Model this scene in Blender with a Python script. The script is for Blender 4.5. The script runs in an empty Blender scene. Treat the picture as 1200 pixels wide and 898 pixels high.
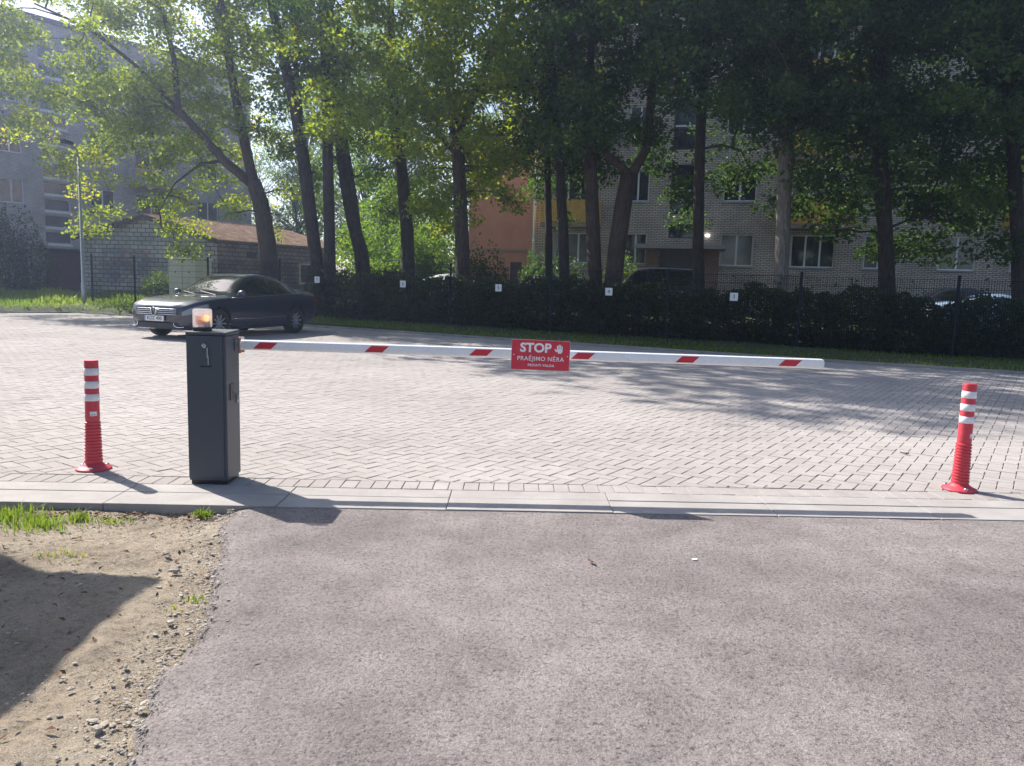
import bpy, math, random
import numpy as np
from mathutils import Matrix, Vector
from mathutils import noise as mnoise
SC = bpy.context.scene
COL = SC.collection
rad = math.radians
RNG = np.random.default_rng(7)
random.seed(7)

# ------------------------------------------------------------------ camera, sky, sun, exposure
F, CAM_H, PITCH, ROLL = 900.0, 1.32, rad(7.1), rad(1.65)
cam = bpy.data.cameras.new('camera')
cam.sensor_width = 36.0
cam.lens = 36.0 * F / 1200.0
cam.clip_start, cam.clip_end = 0.05, 3000.0
cam_ob = bpy.data.objects.new('camera', cam)
COL.objects.link(cam_ob)
cam_ob.matrix_world = (Matrix.Translation((0, 0, CAM_H)) @ Matrix.Rotation(math.pi / 2 - PITCH, 4, 'X')
                       @ Matrix.Rotation(ROLL, 4, 'Z'))
SC.camera = cam_ob

SUN_AZ, SUN_EL = rad(-49.5), rad(41.8)          # azimuth from +Y towards +X
world = bpy.data.worlds.new('World')
SC.world = world
world.use_nodes = True
wn = world.node_tree
bg = wn.nodes['Background']
sky = wn.nodes.new('ShaderNodeTexSky')
sky.sky_type = 'NISHITA'
sky.sun_disc = False
sky.sun_elevation = SUN_EL
sky.sun_rotation = SUN_AZ
sky.air_density, sky.dust_density, sky.ozone_density = 1.0, 1.6, 1.0
wn.links.new(sky.outputs[0], bg.inputs[0])
bg.inputs[1].default_value = 0.10
sun = bpy.data.lights.new('sun', 'SUN')
sun.energy = 5.0
sun.angle = rad(0.53)
sun.color = (1.0, 0.95, 0.87)
sun_ob = bpy.data.objects.new('sun', sun)
COL.objects.link(sun_ob)
sdir = Vector((math.sin(SUN_AZ) * math.cos(SUN_EL), math.cos(SUN_AZ) * math.cos(SUN_EL), math.sin(SUN_EL)))
sun_ob.rotation_euler = sdir.to_track_quat('Z', 'Y').to_euler()
sun_ob.location = sdir * 60
SC.view_settings.view_transform = 'Standard'
SC.view_settings.look = 'None'
SC.view_settings.exposure = 0.98
SC.view_settings.gamma = 1.0
SC.render.engine = 'CYCLES'
GLARE_HAZE = 0.0022
SC.cycles.volume_bounces = 0
SC.cycles.max_bounces = 6
SC.cycles.diffuse_bounces = 3
SC.cycles.glossy_bounces = 3
SC.cycles.transmission_bounces = 4
SC.cycles.transparent_max_bounces = 8
SC.cycles.use_denoising = True
SC.cycles.sample_clamp_indirect = 6.0


# ------------------------------------------------------------------ helpers
def ray(px, py):                                 # direction seen at a point of the 1200 x 898 photo
    u, v = (px - 600) / F, -(py - 449) / F
    c, s = math.cos(ROLL), math.sin(ROLL)
    u, v = c * u - s * v, s * u + c * v
    cp, sp = math.cos(PITCH), math.sin(PITCH)
    return np.array([u, cp + v * sp, -sp + v * cp])


def at(px, py, Y):
    d = ray(px, py)
    return np.array([0, 0, CAM_H]) + d * (Y / d[1])


def gnd(px, py, z=0.0):
    d = ray(px, py)
    return np.array([0, 0, CAM_H]) + d * ((z - CAM_H) / d[2])


def hit_wall(px, py, p0, ang):                   # (u, z) on a vertical wall through p0 running along direction ang
    d = ray(px, py)
    n = np.array([-math.sin(ang), math.cos(ang)])
    t = n.dot(np.array(p0)) / n.dot(d[:2])
    p = d * t
    u = (p[:2] - np.array(p0)).dot([math.cos(ang), math.sin(ang)])
    return u, CAM_H + p[2]


def zg(x, y):                                    # height of the land beyond the paved yard
    k = min(1.0, max(0.0, (x + 4.0) / 4.0))
    return 0.05 + 0.02 * max(0.0, y - 18.0) + k * .055 * min(3.0, max(0.0, y - 22.8))


def tag(o, label=None, cat=None, group=None, kind=None):
    if label: o['label'] = label
    if cat: o['category'] = cat
    if group: o['group'] = group
    if kind: o['kind'] = kind
    return o


def thing(name, label, cat, loc=(0, 0, 0), rotz=0.0, group=None):
    o = bpy.data.objects.new(name, None)
    o.empty_display_size = 0.2
    COL.objects.link(o)
    o.location = [float(v) for v in loc]
    o.rotation_euler = (0, 0, rotz)
    return tag(o, label, cat, group)


def mesh_ob(name, verts, faces, mat, parent=None, smooth=False, bevel=0.0, tint=None, loc=None):
    me = bpy.data.meshes.new(name)
    if isinstance(verts, np.ndarray):
        verts = verts.tolist()
    if isinstance(faces, np.ndarray):
        faces = faces.tolist()
    me.from_pydata(verts, [], faces)
    if mat is not None:
        me.materials.append(mat)
    if smooth:
        me.polygons.foreach_set('use_smooth', [True] * len(me.polygons))
    if tint is not None:
        a = me.attributes.new('tint', 'FLOAT', 'POINT')
        a.data.foreach_set('value', np.asarray(tint, dtype=np.float32))
    me.update()
    o = bpy.data.objects.new(name, me)
    COL.objects.link(o)
    if parent is not None:
        o.parent = parent
    if loc is not None:
        o.location = [float(v) for v in loc]
    if bevel > 0:
        b = o.modifiers.new('bevel', 'BEVEL')
        b.width = bevel
        b.segments = 2
        b.limit_method = 'ANGLE'
        b.angle_limit = rad(40)
    return o


class MB:
    def __init__(self):
        self.v, self.f = [], []

    def add(self, vs, fs):
        k = len(self.v)
        self.v += [tuple(map(float, p)) for p in vs]
        self.f += [tuple(i + k for i in f) for f in fs]
        return self

    def box(self, x0, x1, y0, y1, z0, z1):
        return self.add([(x0, y0, z0), (x1, y0, z0), (x1, y1, z0), (x0, y1, z0),
                         (x0, y0, z1), (x1, y0, z1), (x1, y1, z1), (x0, y1, z1)],
                        [(0, 3, 2, 1), (4, 5, 6, 7), (0, 1, 5, 4), (1, 2, 6, 5), (2, 3, 7, 6), (3, 0, 4, 7)])

    def tube(self, pts, radii, n=8, caps=True):
        pts = [np.array(p, float) for p in pts]
        if not hasattr(radii, '__len__'):
            radii = [radii] * len(pts)
        ref = None
        vs, fs = [], []
        for i, p in enumerate(pts):
            a = pts[max(i - 1, 0)]
            b = pts[min(i + 1, len(pts) - 1)]
            t = b - a
            t = t / (np.linalg.norm(t) + 1e-9)
            if ref is None:
                ref = np.array([0, 0, 1.0]) if abs(t[2]) < 0.9 else np.array([1.0, 0, 0])
            u = np.cross(t, ref)
            u /= np.linalg.norm(u) + 1e-9
            w = np.cross(u, t)
            ref = w
            for k in range(n):
                an = 2 * math.pi * k / n
                vs.append(p + radii[i] * (u * math.cos(an) + w * math.sin(an)))
        for i in range(len(pts) - 1):
            for k in range(n):
                a, b = i * n + k, i * n + (k + 1) % n
                fs.append((a, a + n, b + n, b))
        if caps:
            fs.append(tuple(range(n)))
            fs.append(tuple(reversed(range((len(pts) - 1) * n, len(pts) * n))))
        return self.add(vs, fs)

    def lathe(self, prof, n=24, c=(0, 0, 0), axis='Z', caps=True):
        vs, fs = [], []
        for r, z in prof:
            for k in range(n):
                a = 2 * math.pi * k / n
                x, y = r * math.cos(a), r * math.sin(a)
                p = (x, y, z) if axis == 'Z' else ((x, z, y) if axis == 'Y' else (z, x, y))
                vs.append((p[0] + c[0], p[1] + c[1], p[2] + c[2]))
        m = len(prof)
        for i in range(m - 1):
            for k in range(n):
                a, b = i * n + k, i * n + (k + 1) % n
                q = (a, b, b + n, a + n)
                fs.append(q if axis != 'Y' else tuple(reversed(q)))
        if caps and prof[0][0] > 1e-6: fs.append(tuple(reversed(range(n))) if axis != 'Y' else tuple(range(n)))
        if caps and prof[-1][0] > 1e-6:
            t = tuple(range((m - 1) * n, m * n))
            fs.append(t if axis != 'Y' else tuple(reversed(t)))
        return self.add(vs, fs)

    def prism(self, poly, y0, y1):               # poly in x,z pushed along y
        n = len(poly)
        vs = [(p[0], y0, p[1]) for p in poly] + [(p[0], y1, p[1]) for p in poly]
        fs = [tuple(range(n)), tuple(reversed(range(n, 2 * n)))]
        for k in range(n):
            b = (k + 1) % n
            fs.append((k, k + n, b + n, b))
        return self.add(vs, fs)

    def build(self, name, mat, parent=None, smooth=False, bevel=0.0, loc=None):
        return mesh_ob(name, self.v, self.f, mat, parent, smooth, bevel, loc=loc)


# ------------------------------------------------------------------ materials
def new_mat(name):
    m = bpy.data.materials.new(name)
    m.use_nodes = True
    nt = m.node_tree
    return m, nt, nt.nodes['Principled BSDF']


def ramp(nt, fac, stops):
    r = nt.nodes.new('ShaderNodeValToRGB')
    el = r.color_ramp.elements
    while len(el) < len(stops):
        el.new(0.5)
    for e, (p, c) in zip(el, stops):
        e.position = p
        e.color = (c[0], c[1], c[2], 1) if hasattr(c, '__len__') else (c, c, c, 1)
    nt.links.new(fac, r.inputs[0])
    return r.outputs[0]


def coords(nt, kind='Object'):
    return nt.nodes.new('ShaderNodeTexCoord').outputs[kind]


def noise(nt, vec, scale, detail=4.0, rough=0.6):
    n = nt.nodes.new('ShaderNodeTexNoise')
    n.inputs['Scale'].default_value = scale
    n.inputs['Detail'].default_value = detail
    n.inputs['Roughness'].default_value = rough
    nt.links.new(vec, n.inputs['Vector'])
    return n.outputs[0]


def voronoi(nt, vec, scale, out='Distance', feature='F1'):
    n = nt.nodes.new('ShaderNodeTexVoronoi')
    n.feature = feature
    n.inputs['Scale'].default_value = scale
    nt.links.new(vec, n.inputs['Vector'])
    return n.outputs[out]


def mix(nt, a, b, fac, mode='MIX'):
    n = nt.nodes.new('ShaderNodeMix')
    n.data_type = 'RGBA'
    n.blend_type = mode
    for sock, v in ((n.inputs[0], fac), (n.inputs[6], a), (n.inputs[7], b)):
        if isinstance(v, (int, float)):
            sock.default_value = v if sock == n.inputs[0] else (v, v, v, 1)
        elif isinstance(v, tuple):
            sock.default_value = (v[0], v[1], v[2], 1)
        else:
            nt.links.new(v, sock)
    return n.outputs[2]


def mathn(nt, op, a, b=0.0):
    n = nt.nodes.new('ShaderNodeMath')
    n.operation = op
    for s, v in ((n.inputs[0], a), (n.inputs[1], b)):
        if isinstance(v, (int, float)): s.default_value = v
        else: nt.links.new(v, s)
    return n.outputs[0]


def bump(nt, bsdf, height, strength, dist, prev=None):
    b = nt.nodes.new('ShaderNodeBump')
    b.inputs['Strength'].default_value = strength
    b.inputs['Distance'].default_value = dist
    nt.links.new(height, b.inputs['Height'])
    if prev is not None:
        nt.links.new(prev, b.inputs['Normal'])
    nt.links.new(b.outputs[0], bsdf.inputs['Normal'])
    return b.outputs[0]


def plain(name, col, rough=0.5, metal=0.0, var=0.12, scale=18.0, spec=0.5, bump_s=0.0, coat=0.0):
    m, nt, b = new_mat(name)
    c = noise(nt, coords(nt), scale, 5)
    lo = tuple(v * (1 - var) for v in col)
    hi = tuple(min(1, v * (1 + var)) for v in col)
    nt.links.new(ramp(nt, c, [(0.3, lo), (0.7, hi)]), b.inputs['Base Color'])
    rr = ramp(nt, noise(nt, coords(nt), scale * 2.3, 3), [(0.3, max(0, rough - .07)), (0.7, min(1, rough + .07))])
    nt.links.new(rr, b.inputs['Roughness'])
    b.inputs['Metallic'].default_value = metal
    b.inputs['Specular IOR Level'].default_value = spec
    b.inputs['Coat Weight'].default_value = coat
    b.inputs['Coat Roughness'].default_value = 0.04
    if bump_s > 0:
        bump(nt, b, noise(nt, coords(nt), scale * 8, 4), bump_s, 0.01)
    return m


def leaf_mat(name, stops, trans=0.45, tcol=(1.6, 1.5, 0.7)):
    m, nt, b = new_mat(name)
    a = nt.nodes.new('ShaderNodeAttribute')
    a.attribute_name = 'tint'
    c = ramp(nt, a.outputs['Fac'], stops)
    nt.links.new(c, b.inputs['Base Color'])
    b.inputs['Roughness'].default_value = 0.5
    b.inputs['Specular IOR Level'].default_value = 0.35
    t = nt.nodes.new('ShaderNodeBsdfTranslucent')
    nt.links.new(mix(nt, c, tcol, 1.0, 'MULTIPLY'), t.inputs['Color'])
    ms = nt.nodes.new('ShaderNodeMixShader')
    ms.inputs[0].default_value = trans
    nt.links.new(b.outputs[0], ms.inputs[1])
    nt.links.new(t.outputs[0], ms.inputs[2])
    nt.links.new(ms.outputs[0], nt.nodes['Material Output'].inputs[0])
    return m


M = {}


def asphalt_mat():
    m, nt, b = new_mat('worn asphalt')
    P = coords(nt)
    n1 = noise(nt, P, 0.55, 4, .55)
    n2 = noise(nt, P, 3.2, 5, .65)
    base = ramp(nt, n1, [(0.34, (0.235, 0.203, 0.195)), (0.5, (0.305, 0.266, 0.254)), (0.68, (0.348, 0.307, 0.291))])
    base = mix(nt, base, ramp(nt, n2, [(0.3, .72), (0.7, 1.16)]), 0.85, 'MULTIPLY')
    wob = nt.nodes.new('ShaderNodeTexNoise')
    wob.inputs['Scale'].default_value = 60
    wob.inputs['Detail'].default_value = 3
    nt.links.new(P, wob.inputs['Vector'])
    vm = nt.nodes.new('ShaderNodeVectorMath')
    vm.operation = 'MULTIPLY_ADD'
    nt.links.new(wob.outputs['Color'], vm.inputs[0])
    vm.inputs[1].default_value = (.022, .022, .022)
    nt.links.new(P, vm.inputs[2])
    Q = vm.outputs[0]
    v = voronoi(nt, Q, 105.0, 'Distance')
    fine = noise(nt, P, 230, 4, .75)
    mid = noise(nt, P, 62, 5, .75)
    base = mix(nt, base, ramp(nt, fine, [(0.3, .62), (0.5, 1.0), (0.7, 1.36)]), 0.75, 'MULTIPLY')
    base = mix(nt, base, ramp(nt, mid, [(0.36, .34), (0.45, .92), (0.7, 1.2)]), 0.85, 'MULTIPLY')
    pit = noise(nt, P, 26, 6, .8)
    base = mix(nt, base, ramp(nt, pit, [(0.33, .45), (0.42, 1.0), (0.66, 1.08), (0.72, 1.35)]), 0.8, 'MULTIPLY')
    base = mix(nt, base, ramp(nt, v, [(0.3, 1.06), (0.7, .6)]), 0.55, 'MULTIPLY')
    nt.links.new(base, b.inputs['Base Color'])
    b.inputs['Roughness'].default_value = 0.92
    b.inputs['Specular IOR Level'].default_value = 0.25
    p = bump(nt, b, pit, 0.5, 0.02)
    p = bump(nt, b, mid, 0.8, 0.012, p)
    p = bump(nt, b, mathn(nt, 'SUBTRACT', 1.0, v), 0.45, 0.005, p)
    bump(nt, b, fine, 0.5, 0.004, p)
    return m


def dirt_mat():
    m, nt, b = new_mat('sandy dirt')
    P = coords(nt)
    n1 = noise(nt, P, 1.6, 6, .62)
    base = ramp(nt, n1, [(0.3, (0.326, 0.255, 0.185)), (0.5, (0.484, 0.392, 0.290)), (0.72, (0.572, 0.484, 0.374))])
    base = mix(nt, base, ramp(nt, noise(nt, P, 30, 6, .75), [(0.34, .42), (0.46, .95), (0.68, 1.2)]), 0.85, 'MULTIPLY')
    base = mix(nt, base, ramp(nt, noise(nt, P, 190, 4, .7), [(0.34, .42), (0.48, .95), (0.64, 1.3)]), 0.8, 'MULTIPLY')
    nt.links.new(base, b.inputs['Base Color'])
    b.inputs['Roughness'].default_value = 0.95
    p = bump(nt, b, noise(nt, P, 11, 8, .75), 1.0, 0.06)
    bump(nt, b, noise(nt, P, 110, 5, .75), 0.9, 0.012, p)
    return m


def paver_mat():
    m, nt, b = new_mat('concrete pavers')
    P = coords(nt)
    a = nt.nodes.new('ShaderNodeAttribute')
    a.attribute_name = 'tint'
    base = ramp(nt, a.outputs['Fac'], [(0, (0.348, 0.313, 0.294)), (0.5, (0.383, 0.348, 0.329)), (1, (0.413, 0.381, 0.362))])
    base = mix(nt, base, ramp(nt, noise(nt, P, .35, 4, .6), [(0.3, .82), (0.65, 1.08)]), 0.9, 'MULTIPLY')
    base = mix(nt, base, ramp(nt, noise(nt, P, 170, 3, .7), [(0.3, .78), (0.65, 1.12)]), 0.75, 'MULTIPLY')
    base = mix(nt, base, ramp(nt, noise(nt, P, 5, 5, .7), [(0.3, .86), (0.6, 1.04)]), 0.7, 'MULTIPLY')
    nt.links.new(base, b.inputs['Base Color'])
    b.inputs['Roughness'].default_value = 0.95
    b.inputs['Specular IOR Level'].default_value = 0.15
    bump(nt, b, noise(nt, P, 260, 3, .7), 0.5, 0.004)
    return m


def concrete_mat(name, lo, hi, sc=3.0):
    m, nt, b = new_mat(name)
    P = coords(nt)
    base = ramp(nt, noise(nt, P, sc, 6, .65), [(0.3, lo), (0.7, hi)])
    base = mix(nt, base, ramp(nt, noise(nt, P, sc * 40, 4, .7), [(0.3, .84), (0.65, 1.08)]), 0.7, 'MULTIPLY')
    nt.links.new(base, b.inputs['Base Color'])
    b.inputs['Roughness'].default_value = 0.88
    bump(nt, b, noise(nt, P, sc * 60, 4, .7), 0.35, 0.004)
    return m


def brick_mat(name, c1, c2, mortar, bw=0.25, bh=0.075, ms=0.012, stain=0.25, graffiti=None, low=None):
    m, nt, b = new_mat(name)
    P = coords(nt)
    sep = nt.nodes.new('ShaderNodeSeparateXYZ')
    nt.links.new(P, sep.inputs[0])
    com = nt.nodes.new('ShaderNodeCombineXYZ')
    nt.links.new(mathn(nt, 'ADD', sep.outputs[0], sep.outputs[1]), com.inputs[0])
    nt.links.new(sep.outputs[2], com.inputs[1])
    t = nt.nodes.new('ShaderNodeTexBrick')
    t.offset = 0.5
    t.inputs['Color1'].default_value = (*c1, 1)
    t.inputs['Color2'].default_value = (*c2, 1)
    t.inputs['Mortar'].default_value = (*mortar, 1)
    t.inputs['Scale'].default_value = 1.0
    t.inputs['Mortar Size'].default_value = ms
    t.inputs['Mortar Smooth'].default_value = 0.15
    t.inputs['Brick Width'].default_value = bw
    t.inputs['Row Height'].default_value = bh
    nt.links.new(com.outputs[0], t.inputs['Vector'])
    base = t.outputs['Color']
    base = mix(nt, base, ramp(nt, noise(nt, P, .8, 5, .65), [(0.3, 1 - stain * 1.5), (0.65, 1 + stain * .4)]), 0.9, 'MULTIPLY')
    base = mix(nt, base, ramp(nt, noise(nt, P, 14, 4, .65), [(0.3, .8), (0.65, 1.1)]), 0.6, 'MULTIPLY')
    if low is not None:                          # plinth courses of another, redder brick
        k = mathn(nt, 'LESS_THAN', sep.outputs[2], low[0])
        base = mix(nt, base, mix(nt, base, low[1], 1.0, 'MULTIPLY'), k)
    if graffiti is not None:
        gx, gz, gw, gh = graffiti
        dx = mathn(nt, 'ABSOLUTE', mathn(nt, 'DIVIDE', mathn(nt, 'SUBTRACT', sep.outputs[0], gx), gw))
        dz = mathn(nt, 'ABSOLUTE', mathn(nt, 'DIVIDE', mathn(nt, 'SUBTRACT', sep.outputs[2], gz), gh))
        k = mathn(nt, 'LESS_THAN', mathn(nt, 'MAXIMUM', dx, dz), 1.0)
        gn = ramp(nt, noise(nt, P, 1.7, 4, .6), [(0.40, (.10, .16, .30)), (0.5, (.22, .24, .26)), (0.58, (.30, .13, .10))])
        msk = ramp(nt, noise(nt, P, 2.6, 4, .7), [(0.46, 0.0), (0.56, 0.75)])
        kk = mathn(nt, 'MULTIPLY', k, msk)
        base = mix(nt, base, gn, kk)
    nt.links.new(base, b.inputs['Base Color'])
    b.inputs['Roughness'].default_value = 0.9
    bump(nt, b, mathn(nt, 'SUBTRACT', 1.0, t.outputs['Fac']), 0.6, 0.012)
    return m


def bark_mat(name, lo, hi):
    m, nt, b = new_mat(name)
    P = coords(nt)
    mp = nt.nodes.new('ShaderNodeMapping')
    mp.inputs['Scale'].default_value = (1, 1, .16)
    nt.links.new(P, mp.inputs[0])
    n = noise(nt, mp.outputs[0], 24, 6, .72)
    base = ramp(nt, n, [(0.33, lo), (0.66, hi)])
    base = mix(nt, base, ramp(nt, noise(nt, P, 1.8, 4), [(0.35, .75), (0.65, 1.2)]), 0.8, 'MULTIPLY')
    nt.links.new(base, b.inputs['Base Color'])
    b.inputs['Roughness'].default_value = 0.92
    bump(nt, b, n, 0.9, 0.04)
    return m


def land_mat():
    m, nt, b = new_mat('verge soil and turf')
    P = coords(nt)
    g = ramp(nt, noise(nt, P, .7, 6, .65), [(0.3, (.035, .05, .016)), (0.5, (.055, .075, .022)), (0.7, (.085, .075, .045))])
    g = mix(nt, g, ramp(nt, noise(nt, P, 18, 4, .7), [(0.3, .6), (0.65, 1.25)]), 0.8, 'MULTIPLY')
    nt.links.new(g, b.inputs['Base Color'])
    b.inputs['Roughness'].default_value = 0.95
    bump(nt, b, noise(nt, P, 12, 6, .7), 0.8, 0.08)
    return m


def moss_roof_mat():
    m, nt, b = new_mat('mossy corrugated roof')
    P = coords(nt)
    base = ramp(nt, noise(nt, P, 2.2, 7, .7), [(0.3, (.10, .075, .045)), (0.48, (.33, .19, .11)), (0.62, (.46, .30, .19)), (0.75, (.26, .25, .10))])
    base = mix(nt, base, ramp(nt, noise(nt, P, 16, 4, .7), [(0.3, .55), (0.65, 1.25)]), 0.8, 'MULTIPLY')
    nt.links.new(base, b.inputs['Base Color'])
    b.inputs['Roughness'].default_value = 0.95
    bump(nt, b, noise(nt, P, 22, 5, .7), 0.7, 0.03)
    return m


def glass_mat(name, col, rough=0.06):
    m, nt, b = new_mat(name)
    c = noise(nt, coords(nt), 1.3, 3)
    nt.links.new(ramp(nt, c, [(0.35, tuple(v * .6 for v in col)), (0.65, tuple(v * 1.3 for v in col))]), b.inputs['Base Color'])
    b.inputs['Roughness'].default_value = rough
    b.inputs['Specular IOR Level'].default_value = 0.8
    bump(nt, b, noise(nt, coords(nt), 2.0, 2), 0.04, 0.02)
    return m


def init_mats():
    M['asphalt'] = asphalt_mat()
    M['dirt'] = dirt_mat()
    M['paver'] = paver_mat()
    M['joint'] = plain('jointing sand', (.17, .145, .13), .95)
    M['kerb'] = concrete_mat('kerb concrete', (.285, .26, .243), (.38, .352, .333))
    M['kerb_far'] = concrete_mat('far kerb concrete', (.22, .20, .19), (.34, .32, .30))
    M['land'] = land_mat()
    M['brick_left'] = brick_mat('weathered beige brick', (.54, .48, .45), (.65, .60, .57), (.29, .265, .26))
    M['brick_right'] = brick_mat('pale silicate brick', (.66, .54, .46), (.77, .65, .57), (.17, .14, .12), ms=.014)
    M['brick_red'] = brick_mat('reddish brick', (.36, .20, .13), (.42, .25, .17), (.16, .12, .10))
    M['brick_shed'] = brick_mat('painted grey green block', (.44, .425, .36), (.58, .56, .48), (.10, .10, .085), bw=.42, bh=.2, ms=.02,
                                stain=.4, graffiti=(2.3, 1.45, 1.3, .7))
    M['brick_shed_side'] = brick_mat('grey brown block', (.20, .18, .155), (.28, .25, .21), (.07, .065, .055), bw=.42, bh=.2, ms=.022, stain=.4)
    M['brick_wall'] = brick_mat('old brick pier', (.30, .2, .15), (.36, .26, .2), (.3, .28, .26))
    M['orange'] = concrete_mat('orange render', (.52, .23, .12), (.63, .30, .17), .8)
    M['orange_wood'] = plain('ochre balcony board', (.62, .36, .06), .6, var=.2, scale=6)
    M['slab'] = concrete_mat('balcony slab', (.30, .20, .15), (.38, .27, .2))
    M['white_frame'] = plain('white window plastic', (.74, .75, .78), .4, var=.05)
    M['glass'] = glass_mat('dark window glass', (.018, .022, .026))
    M['glass_curtain'] = glass_mat('curtained glass', (.10, .105, .11), .1)
    M['sill'] = plain('grey blue tin sill', (.34, .37, .42), .45, var=.08)
    M['redwood'] = plain('dark red brown gate', (.075, .035, .03), .6, var=.25, scale=5)
    M['door_grey'] = plain('grey steel door', (.10, .10, .105), .5)
    M['roof_tar'] = plain('flat roof felt', (.06, .06, .065), .9)
    M['moss'] = moss_roof_mat()
    M['wood_dark'] = plain('weathered board', (.09, .065, .05), .8, var=.3, scale=9)
    M['util'] = plain('cream cabinet paint', (.78, .74, .64), .5, var=.05)
    M['galv'] = plain('galvanised steel', (.42, .44, .46), .42, metal=.75, var=.12)
    M['fence'] = plain('dark graphite fence', (.018, .022, .030), .75, var=.15, spec=.2)
    M['plate_white'] = plain('white sign plate', (.78, .78, .78), .4, var=.03)
    M['ink'] = plain('black lettering', (.02, .02, .025), .5)
    M['cab'] = plain('anthracite powder coat', (.060, .069, .088), .42, var=.06, scale=220, bump_s=.05)
    M['cab_dark'] = plain('black plastic', (.012, .013, .015), .4)
    M['boom'] = plain('white boom lacquer', (.80, .80, .81), .3, var=.03, coat=.3)
    M['red'] = plain('red reflective film', (.55, .018, .035), .45, var=.06)
    M['sign_red'] = plain('red sign face', (.62, .025, .055), .38, var=.04)
    M['letter'] = plain('white lettering', (.84, .84, .86), .4, var=.02)
    M['poly_red'] = plain('red polyurethane', (.56, .045, .065), .5, var=.12, scale=14, bump_s=.05)
    M['band'] = plain('white reflective band', (.72, .70, .73), .35, var=.08, scale=60)
    M['steel'] = plain('bright steel', (.62, .62, .62), .22, metal=1.0, var=.08)
    M['amber'] = plain('amber plastic', (.85, .22, .02), .3, var=.1)
    m, nt, b = new_mat('milky lens')
    b.inputs['Base Color'].default_value = (.82, .81, .80, 1)
    b.inputs['Roughness'].default_value = .2
    tl = nt.nodes.new('ShaderNodeBsdfTranslucent')
    nt.links.new(ramp(nt, noise(nt, coords(nt), 30, 3), [(.3, (.84, .82, .80)), (.7, (.9, .89, .88))]), tl.inputs[0])
    tp = nt.nodes.new('ShaderNodeBsdfTransparent')
    m1, m2 = nt.nodes.new('ShaderNodeMixShader'), nt.nodes.new('ShaderNodeMixShader')
    m1.inputs[0].default_value, m2.inputs[0].default_value = .4, .5
    nt.links.new(b.outputs[0], m1.inputs[1])
    nt.links.new(tl.outputs[0], m1.inputs[2])
    nt.links.new(m1.outputs[0], m2.inputs[1])
    nt.links.new(tp.outputs[0], m2.inputs[2])
    nt.links.new(m2.outputs[0], nt.nodes['Material Output'].inputs[0])
    M['lens'] = m
    m, nt, b = new_mat('glowing amber bulb')
    b.inputs['Base Color'].default_value = (.9, .25, .02, 1)
    nt.links.new(ramp(nt, noise(nt, coords(nt), 20, 2), [(.3, (1, .22, .02)), (.7, (1, .35, .05))]), b.inputs['Emission Color'])
    b.inputs['Emission Strength'].default_value = 1.6
    M['bulb'] = m
    m, nt, b = new_mat('lit wall lamp')
    b.inputs['Emission Color'].default_value = (1, .98, .92, 1)
    nt.links.new(ramp(nt, noise(nt, coords(nt), 20, 2), [(.3, (1, .97, .9)), (.7, (1, 1, .95))]), b.inputs['Emission Color'])
    b.inputs['Emission Strength'].default_value = 3.0
    M['lamp'] = m
    m, nt, b = new_mat('dark blue car paint')
    nt.links.new(ramp(nt, noise(nt, coords(nt), 900, 1), [(.3, (.009, .013, .030)), (.7, (.017, .025, .055))]), b.inputs['Base Color'])
    b.inputs['Roughness'].default_value = .34
    b.inputs['Metallic'].default_value = .15
    b.inputs['Coat Weight'].default_value = 1.0
    b.inputs['Coat Roughness'].default_value = .03
    M['paint_blue'] = m
    M['paint_black'] = plain('black car paint', (.012, .013, .017), .3, coat=1.0)
    M['paint_grey'] = plain('dark grey car paint', (.05, .05, .06), .3, coat=1.0)
    M['paint_white'] = plain('white car paint', (.75, .75, .76), .3, coat=1.0)
    M['pale_blue'] = plain('pale blue car tone', (.30, .42, .62), .3, coat=1.0, var=.3, scale=3)  # pale blue tone in broad random blotches
    M['car_glass'] = glass_mat('tinted car glass', (.010, .012, .014), .03)
    M['tyre'] = plain('tyre rubber', (.018, .018, .019), .85)
    M['rim'] = plain('alloy rim', (.30, .31, .34), .35, metal=.15)
    M['chrome'] = plain('chrome', (.72, .73, .75), .12, metal=1.0, var=.03)
    M['lamp_glass'] = glass_mat('headlamp glass', (.22, .25, .30), .08)
    M['tail'] = plain('tail lamp', (.30, .012, .015), .2)
    M['bark'] = bark_mat('dark furrowed bark', (.018, .015, .013), (.075, .062, .052))
    M['bark_brown'] = bark_mat('brown bark', (.04, .03, .024), (.12, .09, .072))
    M['bark_pale'] = bark_mat('pale peeling bark', (.11, .095, .08), (.34, .30, .26))
    M['leaf_deep'] = leaf_mat('deep green leaves', [(0, (.034, .064, .02)), (.5, (.058, .098, .026)), (.85, (.085, .13, .03)), (1, (.18, .14, .02))], .5, (1.5, 1.8, .7))
    M['leaf_lime'] = leaf_mat('yellow green leaves', [(0, (.10, .15, .024)), (.5, (.18, .245, .036)), (.85, (.28, .31, .042)), (1, (.38, .22, .03))], .6, (1.9, 1.8, .5))
    M['leaf_mid'] = leaf_mat('mid green leaves', [(0, (.056, .10, .024)), (.5, (.10, .16, .035)), (.85, (.155, .21, .04)), (1, (.28, .19, .03))], .56, (1.7, 1.85, .6))
    M['leaf_bright'] = leaf_mat('fresh green leaves', [(0, (.06, .11, .018)), (.5, (.095, .16, .026)), (1, (.15, .215, .03))], .6, (1.8, 1.9, .6))
    M['leaf_hedge'] = leaf_mat('hedge leaves', [(0, (.032, .05, .022)), (.5, (.058, .084, .03)), (.9, (.10, .12, .04)), (1, (.17, .15, .06))], .34)
    M['grass'] = leaf_mat('grass blades', [(0, (.095, .145, .028)), (.5, (.155, .225, .042)), (.85, (.22, .27, .06)), (1, (.28, .24, .11))], .55, (1.5, 1.6, .65))
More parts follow.
